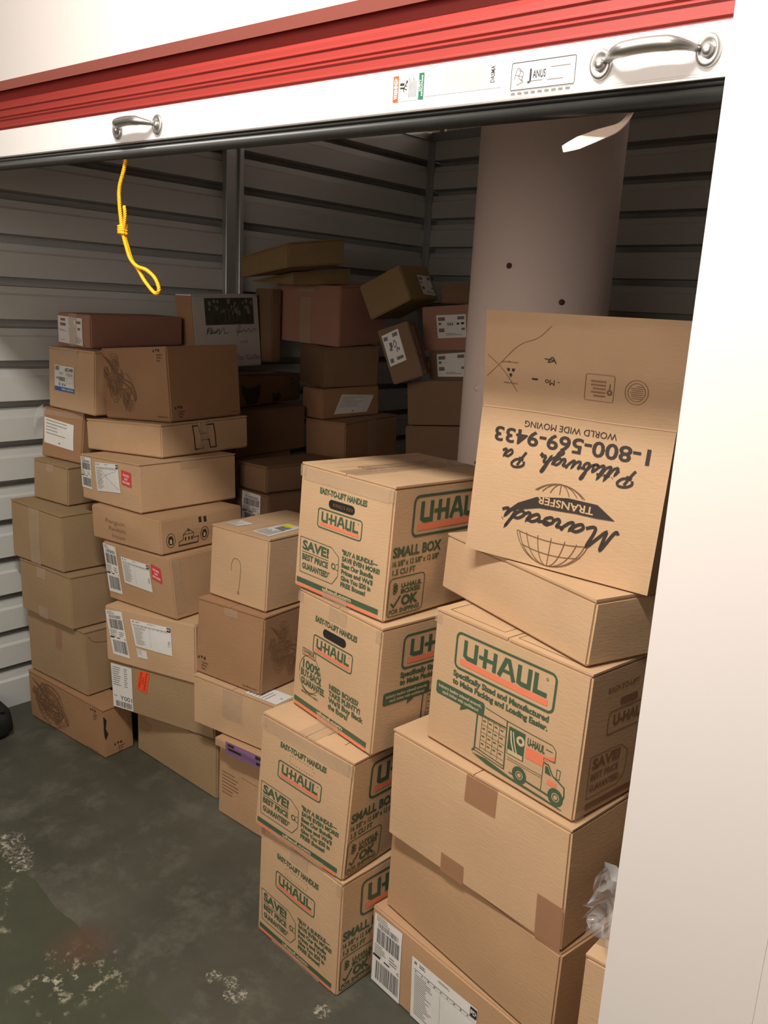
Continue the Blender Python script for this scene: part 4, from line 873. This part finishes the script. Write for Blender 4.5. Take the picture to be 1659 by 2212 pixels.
for k in range(-4, 5):
    s_ = sin(k*pi/8); clip([(cu+(R0*s_*cos(t)+R0*.05*sin(t))/f.W, cv-R0*sin(t)/f.H) for t in [(-pi/2+pi*i/40) for i in range(41)]], .0016)
for k in (-.62, .30, .62):
    hw = math.sqrt(1-k*k); clip([(cu+R0*hw*x/10/f.W, cv-(R0*k+R0*.10*(1-(x/10)**2)*(1 if k > 0 else -1))/f.H) for x in range(-10, 11)], .0016)
f.poly([(.205, up(.585)), (.30, up(.505)), (.45, up(.500)), (.62, up(.535)), (.72, up(.60)), (.775, up(.665)), (.74, up(.655)), (.60, up(.605)), (.40, up(.590)), (.30, up(.592))], 'black')
f.off += .0005; f.text('TRANSFER', .315, .615, up(.527), .048, 'kraft', .02); f.off -= .0005
script(f, 'Maroadi', .185, .80, up(.650), .135, .0064, 'black', .22)
b.body = mbx; o = mbx.build('carton_body'); b.kids.append(o)
# flap standing up from the top edge
TL, TM = c['TL'], c['TM']; upd = (Vector((.012, -.02, .235))); nb = (c['BL']-c['TL']).cross(c['TM']-c['TL']).normalized()
if nb.dot(TL-cen) < 0: nb = -nb
def fl(u, v, o): 
    p = TL*(1-u)+TM*u; w_ = (1-v); x = Vector((-.006+.016*u, -.004, .196)); 
    return p+x*w_+nb*(o-.0015+.006*sin(pi*w_)*sin(pi*u)+.010*w_*w_*u)+(nb*.004*sin(9*u)*w_)
mbf = MB(); N = 14
vs = [fl(i/N, j/N, 0) for j in range(N+1) for i in range(N+1)]+[fl(i/N, j/N, -T) for j in range(N+1) for i in range(N+1)]; nn = (N+1)**2
fs = [(j*(N+1)+i, (j+1)*(N+1)+i, (j+1)*(N+1)+i+1, j*(N+1)+i+1) for j in range(N) for i in range(N)]; fs += [tuple(nn+k for k in q[::-1]) for q in fs]
for i in range(N): fs += [(i, i+1, nn+i+1, nn+i), (N*(N+1)+i, nn+N*(N+1)+i, nn+N*(N+1)+i+1, N*(N+1)+i+1), (i*(N+1), nn+i*(N+1), nn+(i+1)*(N+1), (i+1)*(N+1)), (i*(N+1)+N, (i+1)*(N+1)+N, nn+(i+1)*(N+1)+N, nn+i*(N+1)+N)]
mbf.add(vs, fs, 'kraft')
ff = Face(fl, (TM-TL).length, .196, mbf, .0012, True)
for k in range(3):
    a = k*2*pi/3+pi/2; ff.poly([(.84+.016*cos(a-.6), .40-.035*sin(a-.6)), (.84+.028*cos(a), .40-.062*sin(a)), (.84+.016*cos(a+.6), .40-.035*sin(a+.6)), (.84+.007*cos(a), .40-.015*sin(a))], 'black')
ff.text('corrugated', .80, .89, .50, .02, 'brownink', .0); ff.text('recycles', .80, .88, .29, .02, 'brownink', 0); ff.text('- Mo', .575, .65, .36, .055, 'black', .0); ff.rect(.69, .34, .72, .36, 'black', 2)
ff.curve([(.60, .52), (.62, .58), (.64, .53), (.61, .55), (.66, .56)], .002, 'black')
ff.rrect(.305, .21, .445, .46, .004, .0012, 'faint'); lines(ff, .345, .25, .435, .42, 5, 'faint', 3, .5); ff.arc(.325, .30, .004, 0, 2*pi, .003, 'brownink', 10); ff.stroke([(.325, .33), (.325, .38)], .002, 'brownink')
ff.arc(.20, .33, .022, 0, 2*pi, .0012, 'faint', 28); ff.arc(.20, .33, .0165, 0, 2*pi, .0012, 'faint', 24); lines(ff, .17, .27, .23, .40, 7, 'faint', 5, .4)
for p in (((.02, .97-.3), (.10, .52), (.20, .33), (.30, .24), (.36, .12)), ((.02, .45), (.12, .60), (.2, .8))):   # creases
    ff.flip = False; ff.curve([(1-(1-x), y) for x, y in p], .0012, 'faint', 6); ff.flip = True
ff.flip = False; ff.curve([(0, .985), (.3, .975), (.7, .985), (1, .975)], .0022, 'edge', 6); ff.flip = True
b.kids.append(mbf.build('standing_flap')); b.kids[-1]['label'] = 'standing flap with small faded recycling and certificate stamps'
mbf = MB(); rim = [c[k] for k in ('TR', 'TB')]; d_ = Vector((0, .05, -.17)); mbf.hexa([rim[0], rim[1], rim[1]+Vector((0, .005, 0)), rim[0]+Vector((0, .005, 0)), rim[0]+d_, rim[1]+d_, rim[1]+d_+Vector((0, .005, 0)), rim[0]+d_+Vector((0, .005, 0))], 'kraft'); b.kids.append(mbf.build('hanging_flap'))
for k in b.kids: adopt(k, b.root)
# --- middle stack
b = Carton('C5', 'tan', 'tan box with small printed text block on the floor, foot of the middle stack', GC); lines(b.face('L'), .06, .40, .38, .72, 7, 'faint', 3, .35); f = b.face('L'); f.stroke([(.36, .36), (.95, .36)], .0012, 'brownink'); b.finish()
b = Carton('C4', 'tan', 'thin box with a purple label squeezed near the bottom of the middle stack', GC); b.label('L', [(.17, -.1), (.8, -.1), (.8, 1.25), (.17, 1.25)], L_purple, 'purple_label', 'purple label with dark print'); b.finish()
b = Carton('C3', 'kraft', 'plain tan box with a white label on its top, third up in the middle stack', GC, flaps='u'); b.tape('L', .38, .0, .62, .6)
b.label('T', [(.03, .62), (.30, .62), (.30, .98), (.03, .98)], L_plain); b.finish()
b = Carton('C2', 'brown', 'brown box with small corner logo and marbled side print, under the hook-drawn box', GC, flaps='u'); f = b.face('L'); avo(f, .03, .80, 1.3); f.text('kurtbox.com', .74, .95, .955, .03, 'black', 0); swirl(b.face('R'), .05, .08, .55, .92, 'faint', 4); b.tape('L', .42, 0, .62, .10); b.finish()
b = Carton('C1', 'kraft', 'tan box with a hand-drawn hook on its front, topmost of the middle stack', GC, flaps='u')
f = b.face('L'); f.curve([(.402, .557), (.40, .46), (.43, .385), (.47, .363), (.53, .38), (.565, .45), (.562, .603), (.55, .72), (.531, .825)], .0016, 'brownink', 6); f.arc(.531, .847, .004, 0, 2*pi, .002, 'brownink', 14)
b.label('T', [(.13, .07), (.31, .09), (.30, .34), (.12, .29)], L_plain); b.label('T', [(.09, .58), (.56, .585), (.54, .85), (.07, .90)], L_top, lab='long white label with a yellow end'); b.finish()
# --- tall stack
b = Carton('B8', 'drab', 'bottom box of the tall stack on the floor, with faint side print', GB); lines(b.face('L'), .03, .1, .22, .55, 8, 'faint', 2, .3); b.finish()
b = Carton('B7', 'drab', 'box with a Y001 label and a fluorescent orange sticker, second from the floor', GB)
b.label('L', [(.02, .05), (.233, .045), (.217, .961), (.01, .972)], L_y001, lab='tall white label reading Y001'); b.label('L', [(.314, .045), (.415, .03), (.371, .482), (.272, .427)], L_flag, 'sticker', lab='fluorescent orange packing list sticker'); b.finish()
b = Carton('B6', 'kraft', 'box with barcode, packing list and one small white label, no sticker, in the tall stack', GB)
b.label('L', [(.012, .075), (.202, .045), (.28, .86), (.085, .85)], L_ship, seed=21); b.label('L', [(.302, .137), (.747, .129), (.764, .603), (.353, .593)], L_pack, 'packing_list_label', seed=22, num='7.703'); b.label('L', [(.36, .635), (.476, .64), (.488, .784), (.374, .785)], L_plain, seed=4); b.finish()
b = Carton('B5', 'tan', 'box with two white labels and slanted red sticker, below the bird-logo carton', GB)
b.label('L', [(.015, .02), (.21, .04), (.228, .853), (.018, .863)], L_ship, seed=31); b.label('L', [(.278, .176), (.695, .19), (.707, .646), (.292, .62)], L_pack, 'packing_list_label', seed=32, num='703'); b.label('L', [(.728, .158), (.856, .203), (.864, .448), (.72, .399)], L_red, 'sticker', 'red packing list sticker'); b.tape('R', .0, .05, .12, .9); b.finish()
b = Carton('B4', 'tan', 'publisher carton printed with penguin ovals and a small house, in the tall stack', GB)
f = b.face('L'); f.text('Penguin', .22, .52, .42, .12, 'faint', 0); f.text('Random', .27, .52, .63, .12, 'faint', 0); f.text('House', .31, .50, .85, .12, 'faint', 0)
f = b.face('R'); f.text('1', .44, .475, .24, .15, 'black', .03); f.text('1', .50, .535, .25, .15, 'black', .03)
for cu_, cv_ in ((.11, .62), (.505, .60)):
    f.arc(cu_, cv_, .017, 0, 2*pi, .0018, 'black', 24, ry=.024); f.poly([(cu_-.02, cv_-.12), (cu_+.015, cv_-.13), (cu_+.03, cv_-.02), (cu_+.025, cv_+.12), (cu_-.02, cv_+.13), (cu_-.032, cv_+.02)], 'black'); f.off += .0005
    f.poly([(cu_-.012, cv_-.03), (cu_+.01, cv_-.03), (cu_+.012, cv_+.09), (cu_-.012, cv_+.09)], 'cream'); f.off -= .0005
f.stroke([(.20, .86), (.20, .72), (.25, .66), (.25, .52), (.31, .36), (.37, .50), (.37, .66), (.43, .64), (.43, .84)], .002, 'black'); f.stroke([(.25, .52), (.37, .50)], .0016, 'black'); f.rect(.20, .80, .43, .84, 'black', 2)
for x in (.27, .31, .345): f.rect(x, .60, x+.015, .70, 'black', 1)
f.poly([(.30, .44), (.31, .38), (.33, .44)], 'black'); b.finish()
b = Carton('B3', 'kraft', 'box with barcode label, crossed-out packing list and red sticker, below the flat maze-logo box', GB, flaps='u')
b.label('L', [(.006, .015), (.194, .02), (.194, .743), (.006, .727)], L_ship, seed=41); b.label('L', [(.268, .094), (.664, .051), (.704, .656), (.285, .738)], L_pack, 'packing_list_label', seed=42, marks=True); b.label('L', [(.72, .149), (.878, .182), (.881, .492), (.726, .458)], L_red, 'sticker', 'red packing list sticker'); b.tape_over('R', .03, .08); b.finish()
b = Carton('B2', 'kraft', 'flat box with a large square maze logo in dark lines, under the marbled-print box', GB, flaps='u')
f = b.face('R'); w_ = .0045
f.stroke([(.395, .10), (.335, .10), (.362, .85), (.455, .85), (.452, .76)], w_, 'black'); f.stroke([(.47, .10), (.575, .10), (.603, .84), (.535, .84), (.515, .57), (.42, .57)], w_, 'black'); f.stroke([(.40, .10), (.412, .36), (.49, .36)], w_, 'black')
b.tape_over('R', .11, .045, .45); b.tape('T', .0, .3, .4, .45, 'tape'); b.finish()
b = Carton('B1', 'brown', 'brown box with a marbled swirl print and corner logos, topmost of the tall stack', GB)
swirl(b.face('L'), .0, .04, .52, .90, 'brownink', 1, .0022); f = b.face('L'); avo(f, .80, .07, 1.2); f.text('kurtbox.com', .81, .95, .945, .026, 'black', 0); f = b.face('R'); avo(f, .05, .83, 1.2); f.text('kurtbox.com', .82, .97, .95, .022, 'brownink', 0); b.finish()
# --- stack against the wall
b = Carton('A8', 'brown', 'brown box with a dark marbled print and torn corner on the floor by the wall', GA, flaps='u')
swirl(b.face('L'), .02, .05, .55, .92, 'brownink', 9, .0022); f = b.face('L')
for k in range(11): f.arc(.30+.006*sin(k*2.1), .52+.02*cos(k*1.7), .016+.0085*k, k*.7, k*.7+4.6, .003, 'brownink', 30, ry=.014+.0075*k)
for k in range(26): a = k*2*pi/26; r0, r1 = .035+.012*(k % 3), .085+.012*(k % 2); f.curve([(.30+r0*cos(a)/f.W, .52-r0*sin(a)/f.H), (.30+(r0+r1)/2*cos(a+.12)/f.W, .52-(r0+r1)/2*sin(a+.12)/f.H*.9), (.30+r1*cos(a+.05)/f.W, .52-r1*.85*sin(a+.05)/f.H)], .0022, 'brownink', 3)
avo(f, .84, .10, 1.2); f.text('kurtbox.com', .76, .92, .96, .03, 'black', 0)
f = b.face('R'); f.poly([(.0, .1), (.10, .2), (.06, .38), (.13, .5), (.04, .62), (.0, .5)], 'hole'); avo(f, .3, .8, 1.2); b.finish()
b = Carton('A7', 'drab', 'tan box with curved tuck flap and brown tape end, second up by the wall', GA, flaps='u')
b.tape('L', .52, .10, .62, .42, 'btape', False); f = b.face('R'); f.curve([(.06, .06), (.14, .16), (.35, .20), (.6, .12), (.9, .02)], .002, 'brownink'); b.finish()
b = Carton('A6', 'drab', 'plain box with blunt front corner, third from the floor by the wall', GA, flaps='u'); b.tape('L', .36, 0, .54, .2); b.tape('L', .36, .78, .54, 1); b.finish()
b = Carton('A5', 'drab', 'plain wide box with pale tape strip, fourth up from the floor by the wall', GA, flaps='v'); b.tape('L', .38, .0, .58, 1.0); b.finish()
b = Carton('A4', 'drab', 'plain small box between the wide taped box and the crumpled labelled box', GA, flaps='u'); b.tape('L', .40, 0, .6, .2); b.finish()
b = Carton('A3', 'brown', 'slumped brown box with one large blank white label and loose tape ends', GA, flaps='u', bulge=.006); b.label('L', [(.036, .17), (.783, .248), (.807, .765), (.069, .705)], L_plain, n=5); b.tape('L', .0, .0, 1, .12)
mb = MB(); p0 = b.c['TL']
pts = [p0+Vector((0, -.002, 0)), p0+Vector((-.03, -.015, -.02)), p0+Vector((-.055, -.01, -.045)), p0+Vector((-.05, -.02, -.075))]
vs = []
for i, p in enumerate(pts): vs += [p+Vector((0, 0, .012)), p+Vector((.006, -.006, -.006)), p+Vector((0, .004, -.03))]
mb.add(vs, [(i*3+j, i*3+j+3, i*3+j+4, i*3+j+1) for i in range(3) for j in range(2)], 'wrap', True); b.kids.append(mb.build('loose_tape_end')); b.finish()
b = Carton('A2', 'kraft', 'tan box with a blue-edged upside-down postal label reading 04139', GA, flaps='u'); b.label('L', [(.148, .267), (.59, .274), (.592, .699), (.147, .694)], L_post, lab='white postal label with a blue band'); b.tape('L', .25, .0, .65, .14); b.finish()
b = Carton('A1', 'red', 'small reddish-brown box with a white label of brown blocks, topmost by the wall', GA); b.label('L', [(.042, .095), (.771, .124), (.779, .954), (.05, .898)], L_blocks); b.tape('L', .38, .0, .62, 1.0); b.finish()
# --- dark back rows
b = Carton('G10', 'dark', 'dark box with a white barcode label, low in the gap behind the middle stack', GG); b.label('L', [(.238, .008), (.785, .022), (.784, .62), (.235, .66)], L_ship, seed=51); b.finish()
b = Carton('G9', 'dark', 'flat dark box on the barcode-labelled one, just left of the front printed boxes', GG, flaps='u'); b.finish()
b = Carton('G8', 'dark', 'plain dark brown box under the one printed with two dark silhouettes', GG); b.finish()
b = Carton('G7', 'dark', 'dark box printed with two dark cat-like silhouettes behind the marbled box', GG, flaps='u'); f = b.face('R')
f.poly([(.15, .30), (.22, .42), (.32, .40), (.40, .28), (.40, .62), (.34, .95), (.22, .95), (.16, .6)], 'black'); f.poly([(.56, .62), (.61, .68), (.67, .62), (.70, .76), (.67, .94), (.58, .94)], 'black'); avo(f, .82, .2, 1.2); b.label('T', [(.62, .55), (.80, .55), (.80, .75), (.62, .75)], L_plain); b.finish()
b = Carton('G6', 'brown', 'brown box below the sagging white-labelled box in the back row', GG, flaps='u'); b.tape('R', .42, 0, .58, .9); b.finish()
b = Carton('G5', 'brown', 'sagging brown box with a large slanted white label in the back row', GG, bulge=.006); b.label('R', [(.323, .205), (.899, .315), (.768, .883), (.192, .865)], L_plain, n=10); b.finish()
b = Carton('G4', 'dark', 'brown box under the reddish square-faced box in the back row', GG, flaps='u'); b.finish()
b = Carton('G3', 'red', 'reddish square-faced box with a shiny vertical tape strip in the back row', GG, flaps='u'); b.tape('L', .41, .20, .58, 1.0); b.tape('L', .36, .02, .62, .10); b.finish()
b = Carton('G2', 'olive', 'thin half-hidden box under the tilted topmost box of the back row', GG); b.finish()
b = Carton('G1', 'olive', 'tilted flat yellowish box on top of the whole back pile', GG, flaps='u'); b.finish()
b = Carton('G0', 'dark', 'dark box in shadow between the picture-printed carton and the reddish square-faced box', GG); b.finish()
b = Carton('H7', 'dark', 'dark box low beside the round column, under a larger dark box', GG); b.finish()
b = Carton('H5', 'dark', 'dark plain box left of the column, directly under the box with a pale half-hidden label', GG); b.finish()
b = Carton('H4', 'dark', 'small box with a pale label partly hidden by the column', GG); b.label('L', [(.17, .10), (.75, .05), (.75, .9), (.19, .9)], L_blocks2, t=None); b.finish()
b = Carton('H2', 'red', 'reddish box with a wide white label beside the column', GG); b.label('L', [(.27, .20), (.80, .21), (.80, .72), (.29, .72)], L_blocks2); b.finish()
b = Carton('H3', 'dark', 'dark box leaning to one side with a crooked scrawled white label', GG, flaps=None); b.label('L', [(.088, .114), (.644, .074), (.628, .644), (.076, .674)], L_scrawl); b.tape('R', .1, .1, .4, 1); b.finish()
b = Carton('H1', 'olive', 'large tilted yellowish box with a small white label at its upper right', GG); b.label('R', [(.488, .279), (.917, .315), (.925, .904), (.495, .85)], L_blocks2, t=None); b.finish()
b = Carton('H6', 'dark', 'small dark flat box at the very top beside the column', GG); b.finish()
# --- picture-printed carton
b = Carton('F1', 'paper', 'white carton printed with a dark landscape picture and signatures, behind the marbled box', GG, bulge=.001, flaps='v')
f = b.face('R'); f.rect(.17, .03, .91, .40, 'photo', 4, 3); f.off += .0005
rnd = random.Random(4)
for k in range(26): u, v = rnd.uniform(.2, .88), rnd.uniform(.06, .26); r = rnd.uniform(.006, .016); f.arc(u, v, r*.5, 0, 2*pi, r*.6, 'photol', 6)
for x in (.46, .52, .58, .64): f.curve([(x, .36), (x, .22), (x+.03, .18), (x+.055, .22)], .0022, 'photol')
f.off -= .0005
f.text('Paul', .18, .32, .52, .07, 'lblack', -.01, .3); f.curve([(.17, .53), (.2, .44), (.26, .46), (.22, .52), (.3, .50), (.36, .46), (.35, .53), (.42, .44), (.43, .52), (.5, .50)], .0022, 'lblack')
f.curve([(.62, .56), (.68, .44), (.66, .42), (.62, .50), (.70, .50), (.74, .47), (.76, .51), (.82, .46), (.84, .51), (.90, .47), (.95, .49)], .0022, 'lblack'); f.text('10.10', .66, .78, .665, .03, 'grey', 0, .3); f.text('llo Gallo', .60, .98, .905, .075, 'grey', -.01)
l_ = b.face('L'); l_.rect(0, 0, 1, 1, 'brown', 4, 4); b.finish()
# --- hidden cartons that carry the back rows
HB = 'cartons hidden at the bottom of the back rows'; HL = 'plain brown carton hidden at the bottom of a back row, carrying the boxes above'
def support(key, parts):
    c = {k: Vector(p) for k, p in zip(KEYS, BOXES[key])}; z1 = min(c[k].z for k in ('BM', 'BL', 'BR', 'BB'))-.002; cen = sum((c[k] for k in ('BM', 'BL', 'BR', 'BB')), Vector())/4
    for i in range(parts):
        mb = MB(); lo, hi = z1*i/parts, z1*(i+1)/parts-.001; q = [cen+(c[k]-cen)*(.78-.02*(i % 2)) for k in ('BM', 'BR', 'BB', 'BL')]
        mb.hexa([Vector((p.x, p.y, lo)) for p in q]+[Vector((p.x, p.y, hi)) for p in q], 'brown'); tag(mb.build('cardboard_box', bevel=.004, recalc=True), HL, 'box', HB)
for k, n_ in (('G10', 2), ('G8', 3), ('G6', 3), ('H7', 3)): support(k, n_)
# --- box and loose wrap behind the jamb
BOXES['E7'] = ((-.255, 1.215, 0), (-.535, 1.20, 0), (-.255, 1.55, 0), (-.535, 1.55, 0), (-.255, 1.215, .575), (-.535, 1.20, .575), (-.255, 1.55, .575), (-.535, 1.55, .575))
b = Carton('E7', 'kraft', 'tall box mostly hidden behind the white jamb at the lower right', GE, flaps='u'); b.finish()
mb = MB(); rnd = random.Random(8); vs = []; nx, nz = 12, 16
for i in range(nx):
    for j in range(nz): vs.append((-.555+.16*i/nx+rnd.uniform(-.012, .012), 1.235+.02*sin(i*1.3)+rnd.uniform(-.02, .02), .577+.012+.17*j/nz*(.6+.4*sin(i*.5))+rnd.uniform(-.006, .01)))
mb.add(vs, [(i*nz+j, (i+1)*nz+j, (i+1)*nz+j+1, i*nz+j+1) for i in range(nx-1) for j in range(nz-1)], 'wrap', True)
tag(mb.build('plastic_wrap'), 'crumpled clear plastic wrap on the box behind the jamb', 'plastic wrap')
# ------------------------------------------------------------------ ropes, strap, bag
def path(pts, n=10): return [Vector(p) for p in spline([tuple(p) for p in pts], n)]
def twist(mb, P, R, r, m, turns_per_m=75, strands=3):
    L = 0; acc = [0]
    for a, c_ in zip(P, P[1:]): L += (c_-a).length; acc.append(L)
    for k in range(strands):
        Q = []
        N = max(12, int(L*turns_per_m*7)); prev = None
        for i in range(N+1):
            s_ = L*i/N; j = max(q for q in range(len(acc)) if acc[q] <= s_+1e-9); j = min(j, len(P)-2)
            t = (s_-acc[j])/max(1e-9, acc[j+1]-acc[j]); p = P[j].lerp(P[j+1], t); d = (P[j+1]-P[j]).normalized()
            a = d.cross(Vector((.3, 1, .2))).normalized(); c2 = d.cross(a); ph = 2*pi*(s_*turns_per_m+k/strands); Q.append(p+a*R*cos(ph)+c2*R*sin(ph))
        mb.tube(Q, r, m, 6)
def rp(s, z, d=.0): return FP(s, z, d, True)
def px3(px, py, s_d=.01):
    d = fwd+rgt*(px-829.5)/F_PX-upc*(py-1106)/F_PX; n = Vector((-DY, DX, 0)); p0 = Vector(FP(0, 0, s_d, True)); p0.z = 0
    t = (p0.dot(n))/(d.dot(n)); return Vector((d.x*t, d.y*t, HC+d.z*t))
mb = MB()
twist(mb, path([px3(274, 330, .012), px3(268, 365, .012), px3(258, 405, .010), px3(258, 440, .010), px3(262, 480, .010), px3(264, 500, .010)]), .0022, .0024, 'rope')
twist(mb, path([px3(268, 445, .006), px3(270, 465, .006), px3(267, 500, .008)]), .0020, .0022, 'rope')
twist(mb, path([px3(264, 500, .010), px3(272, 530, .008), px3(281, 558, .008), px3(296, 575, .008), px3(316, 583, .010), px3(334, 600, .010), px3(343, 622, .010), px3(340, 633, .010), px3(331, 630, .012), px3(312, 606, .012), px3(299, 583, .012), px3(285, 562, .013), px3(275, 530, .013), px3(266, 500, .013)]), .0021, .0023, 'rope')
ro = mb.build('pull_rope'); tag(ro, 'yellow twisted nylon pull rope hanging from the door bar', 'rope')
mb = MB(); kc = px3(265, 496, .010)
for k in range(4):
    c_ = kc+Vector((0, 0, .0075-.0052*k)); mb.tube([c_+Vector((.0085*cos(a), .0085*sin(a), .0015*sin(a+k))) for a in [2*pi*i/20 for i in range(21)]], .0034, 'rope', 8)
kn = mb.build('knot'); kn.parent = ro
mb = MB(); P = path([px3(1372, 212, .03), px3(1360, 246, .03), px3(1335, 274, .028), px3(1290, 292, .022), px3(1250, 308, .014), px3(1215, 322, .008)], 6); vs = []
wd = [.012, .013, .013, .0115, .0105, .008]
for i, p in enumerate(P):
    t = (P[min(i+1, len(P)-1)]-P[max(i-1, 0)]).normalized(); k = i/(len(P)-1); a = t.cross(Vector((-.4, -1, .1))).normalized(); c2 = t.cross(a); ang = .35-.5*k; dr = a*cos(ang)+c2*sin(ang); wv = (.0095-.003*sin(pi*min(1, k*1.6)) if k < .62 else .0095) if k < .8 else .0095-.025*(k-.8)
    vs += [p+dr*wv, p-dr*wv, p+dr*wv+t.cross(dr)*.0015, p-dr*wv+t.cross(dr)*.0015]
n = len(P); fs = []
for i in range(n-1): q = 4*i; fs += [(q, q+1, q+5, q+4), (q+2, q+6, q+7, q+3), (q, q+4, q+6, q+2), (q+1, q+3, q+7, q+5)]
fs += [(0, 2, 3, 1), (4*n-4, 4*n-3, 4*n-1, 4*n-2)]
mb.add(vs, fs, 'strap', False); tag(mb.build('pull_strap'), 'white webbing strap curling down from the door bar in front of the column', 'strap')
# black bag by the left jamb
bag = empty('duffel_bag', (-3.0, 1.22, 0)); tag(bag, 'black fabric bag on the floor at the left edge, half out of view', 'bag')
mb = MB(); vs = []; nu, nv = 28, 16
for j in range(nv+1):
    for i in range(nu):
        a = 2*pi*i/nu; b_ = -pi/2+pi*j/nv; sg = lambda x, e: math.copysign(abs(x)**e, x)
        vs.append((-3.06+.135*sg(cos(a), .45)*sg(cos(b_), .4)+.004*sin(7*b_+3*a), 1.170+.095*sg(sin(a), .45)*sg(cos(b_), .4), .058+.056*sg(sin(b_), .5)+.004*sin(5*a)*cos(b_)))
mb.add(vs, [(j*nu+i, j*nu+(i+1) % nu, (j+1)*nu+(i+1) % nu, (j+1)*nu+i) for j in range(nv) for i in range(nu)], 'bag', True); adopt(mb.build('bag_body'), bag)
mb = MB(); mb.tube([Vector((-3.06+.125*cos(t), 1.170+.05*cos(3*t), .112+.012*sin(t)+.008)) for t in [pi*i/16 for i in range(17)]], .009, 'bag', 8, True, .004); adopt(mb.build('carry_handle'), bag)
mb = MB(); mb.tube([Vector((-3.06+x, 1.170, .1155-.12*(abs(x)/.13)**6*.3)) for x in [(-.12+.015*i) for i in range(17)]], .003, 'rubber', 6); adopt(mb.build('zipper'), bag)
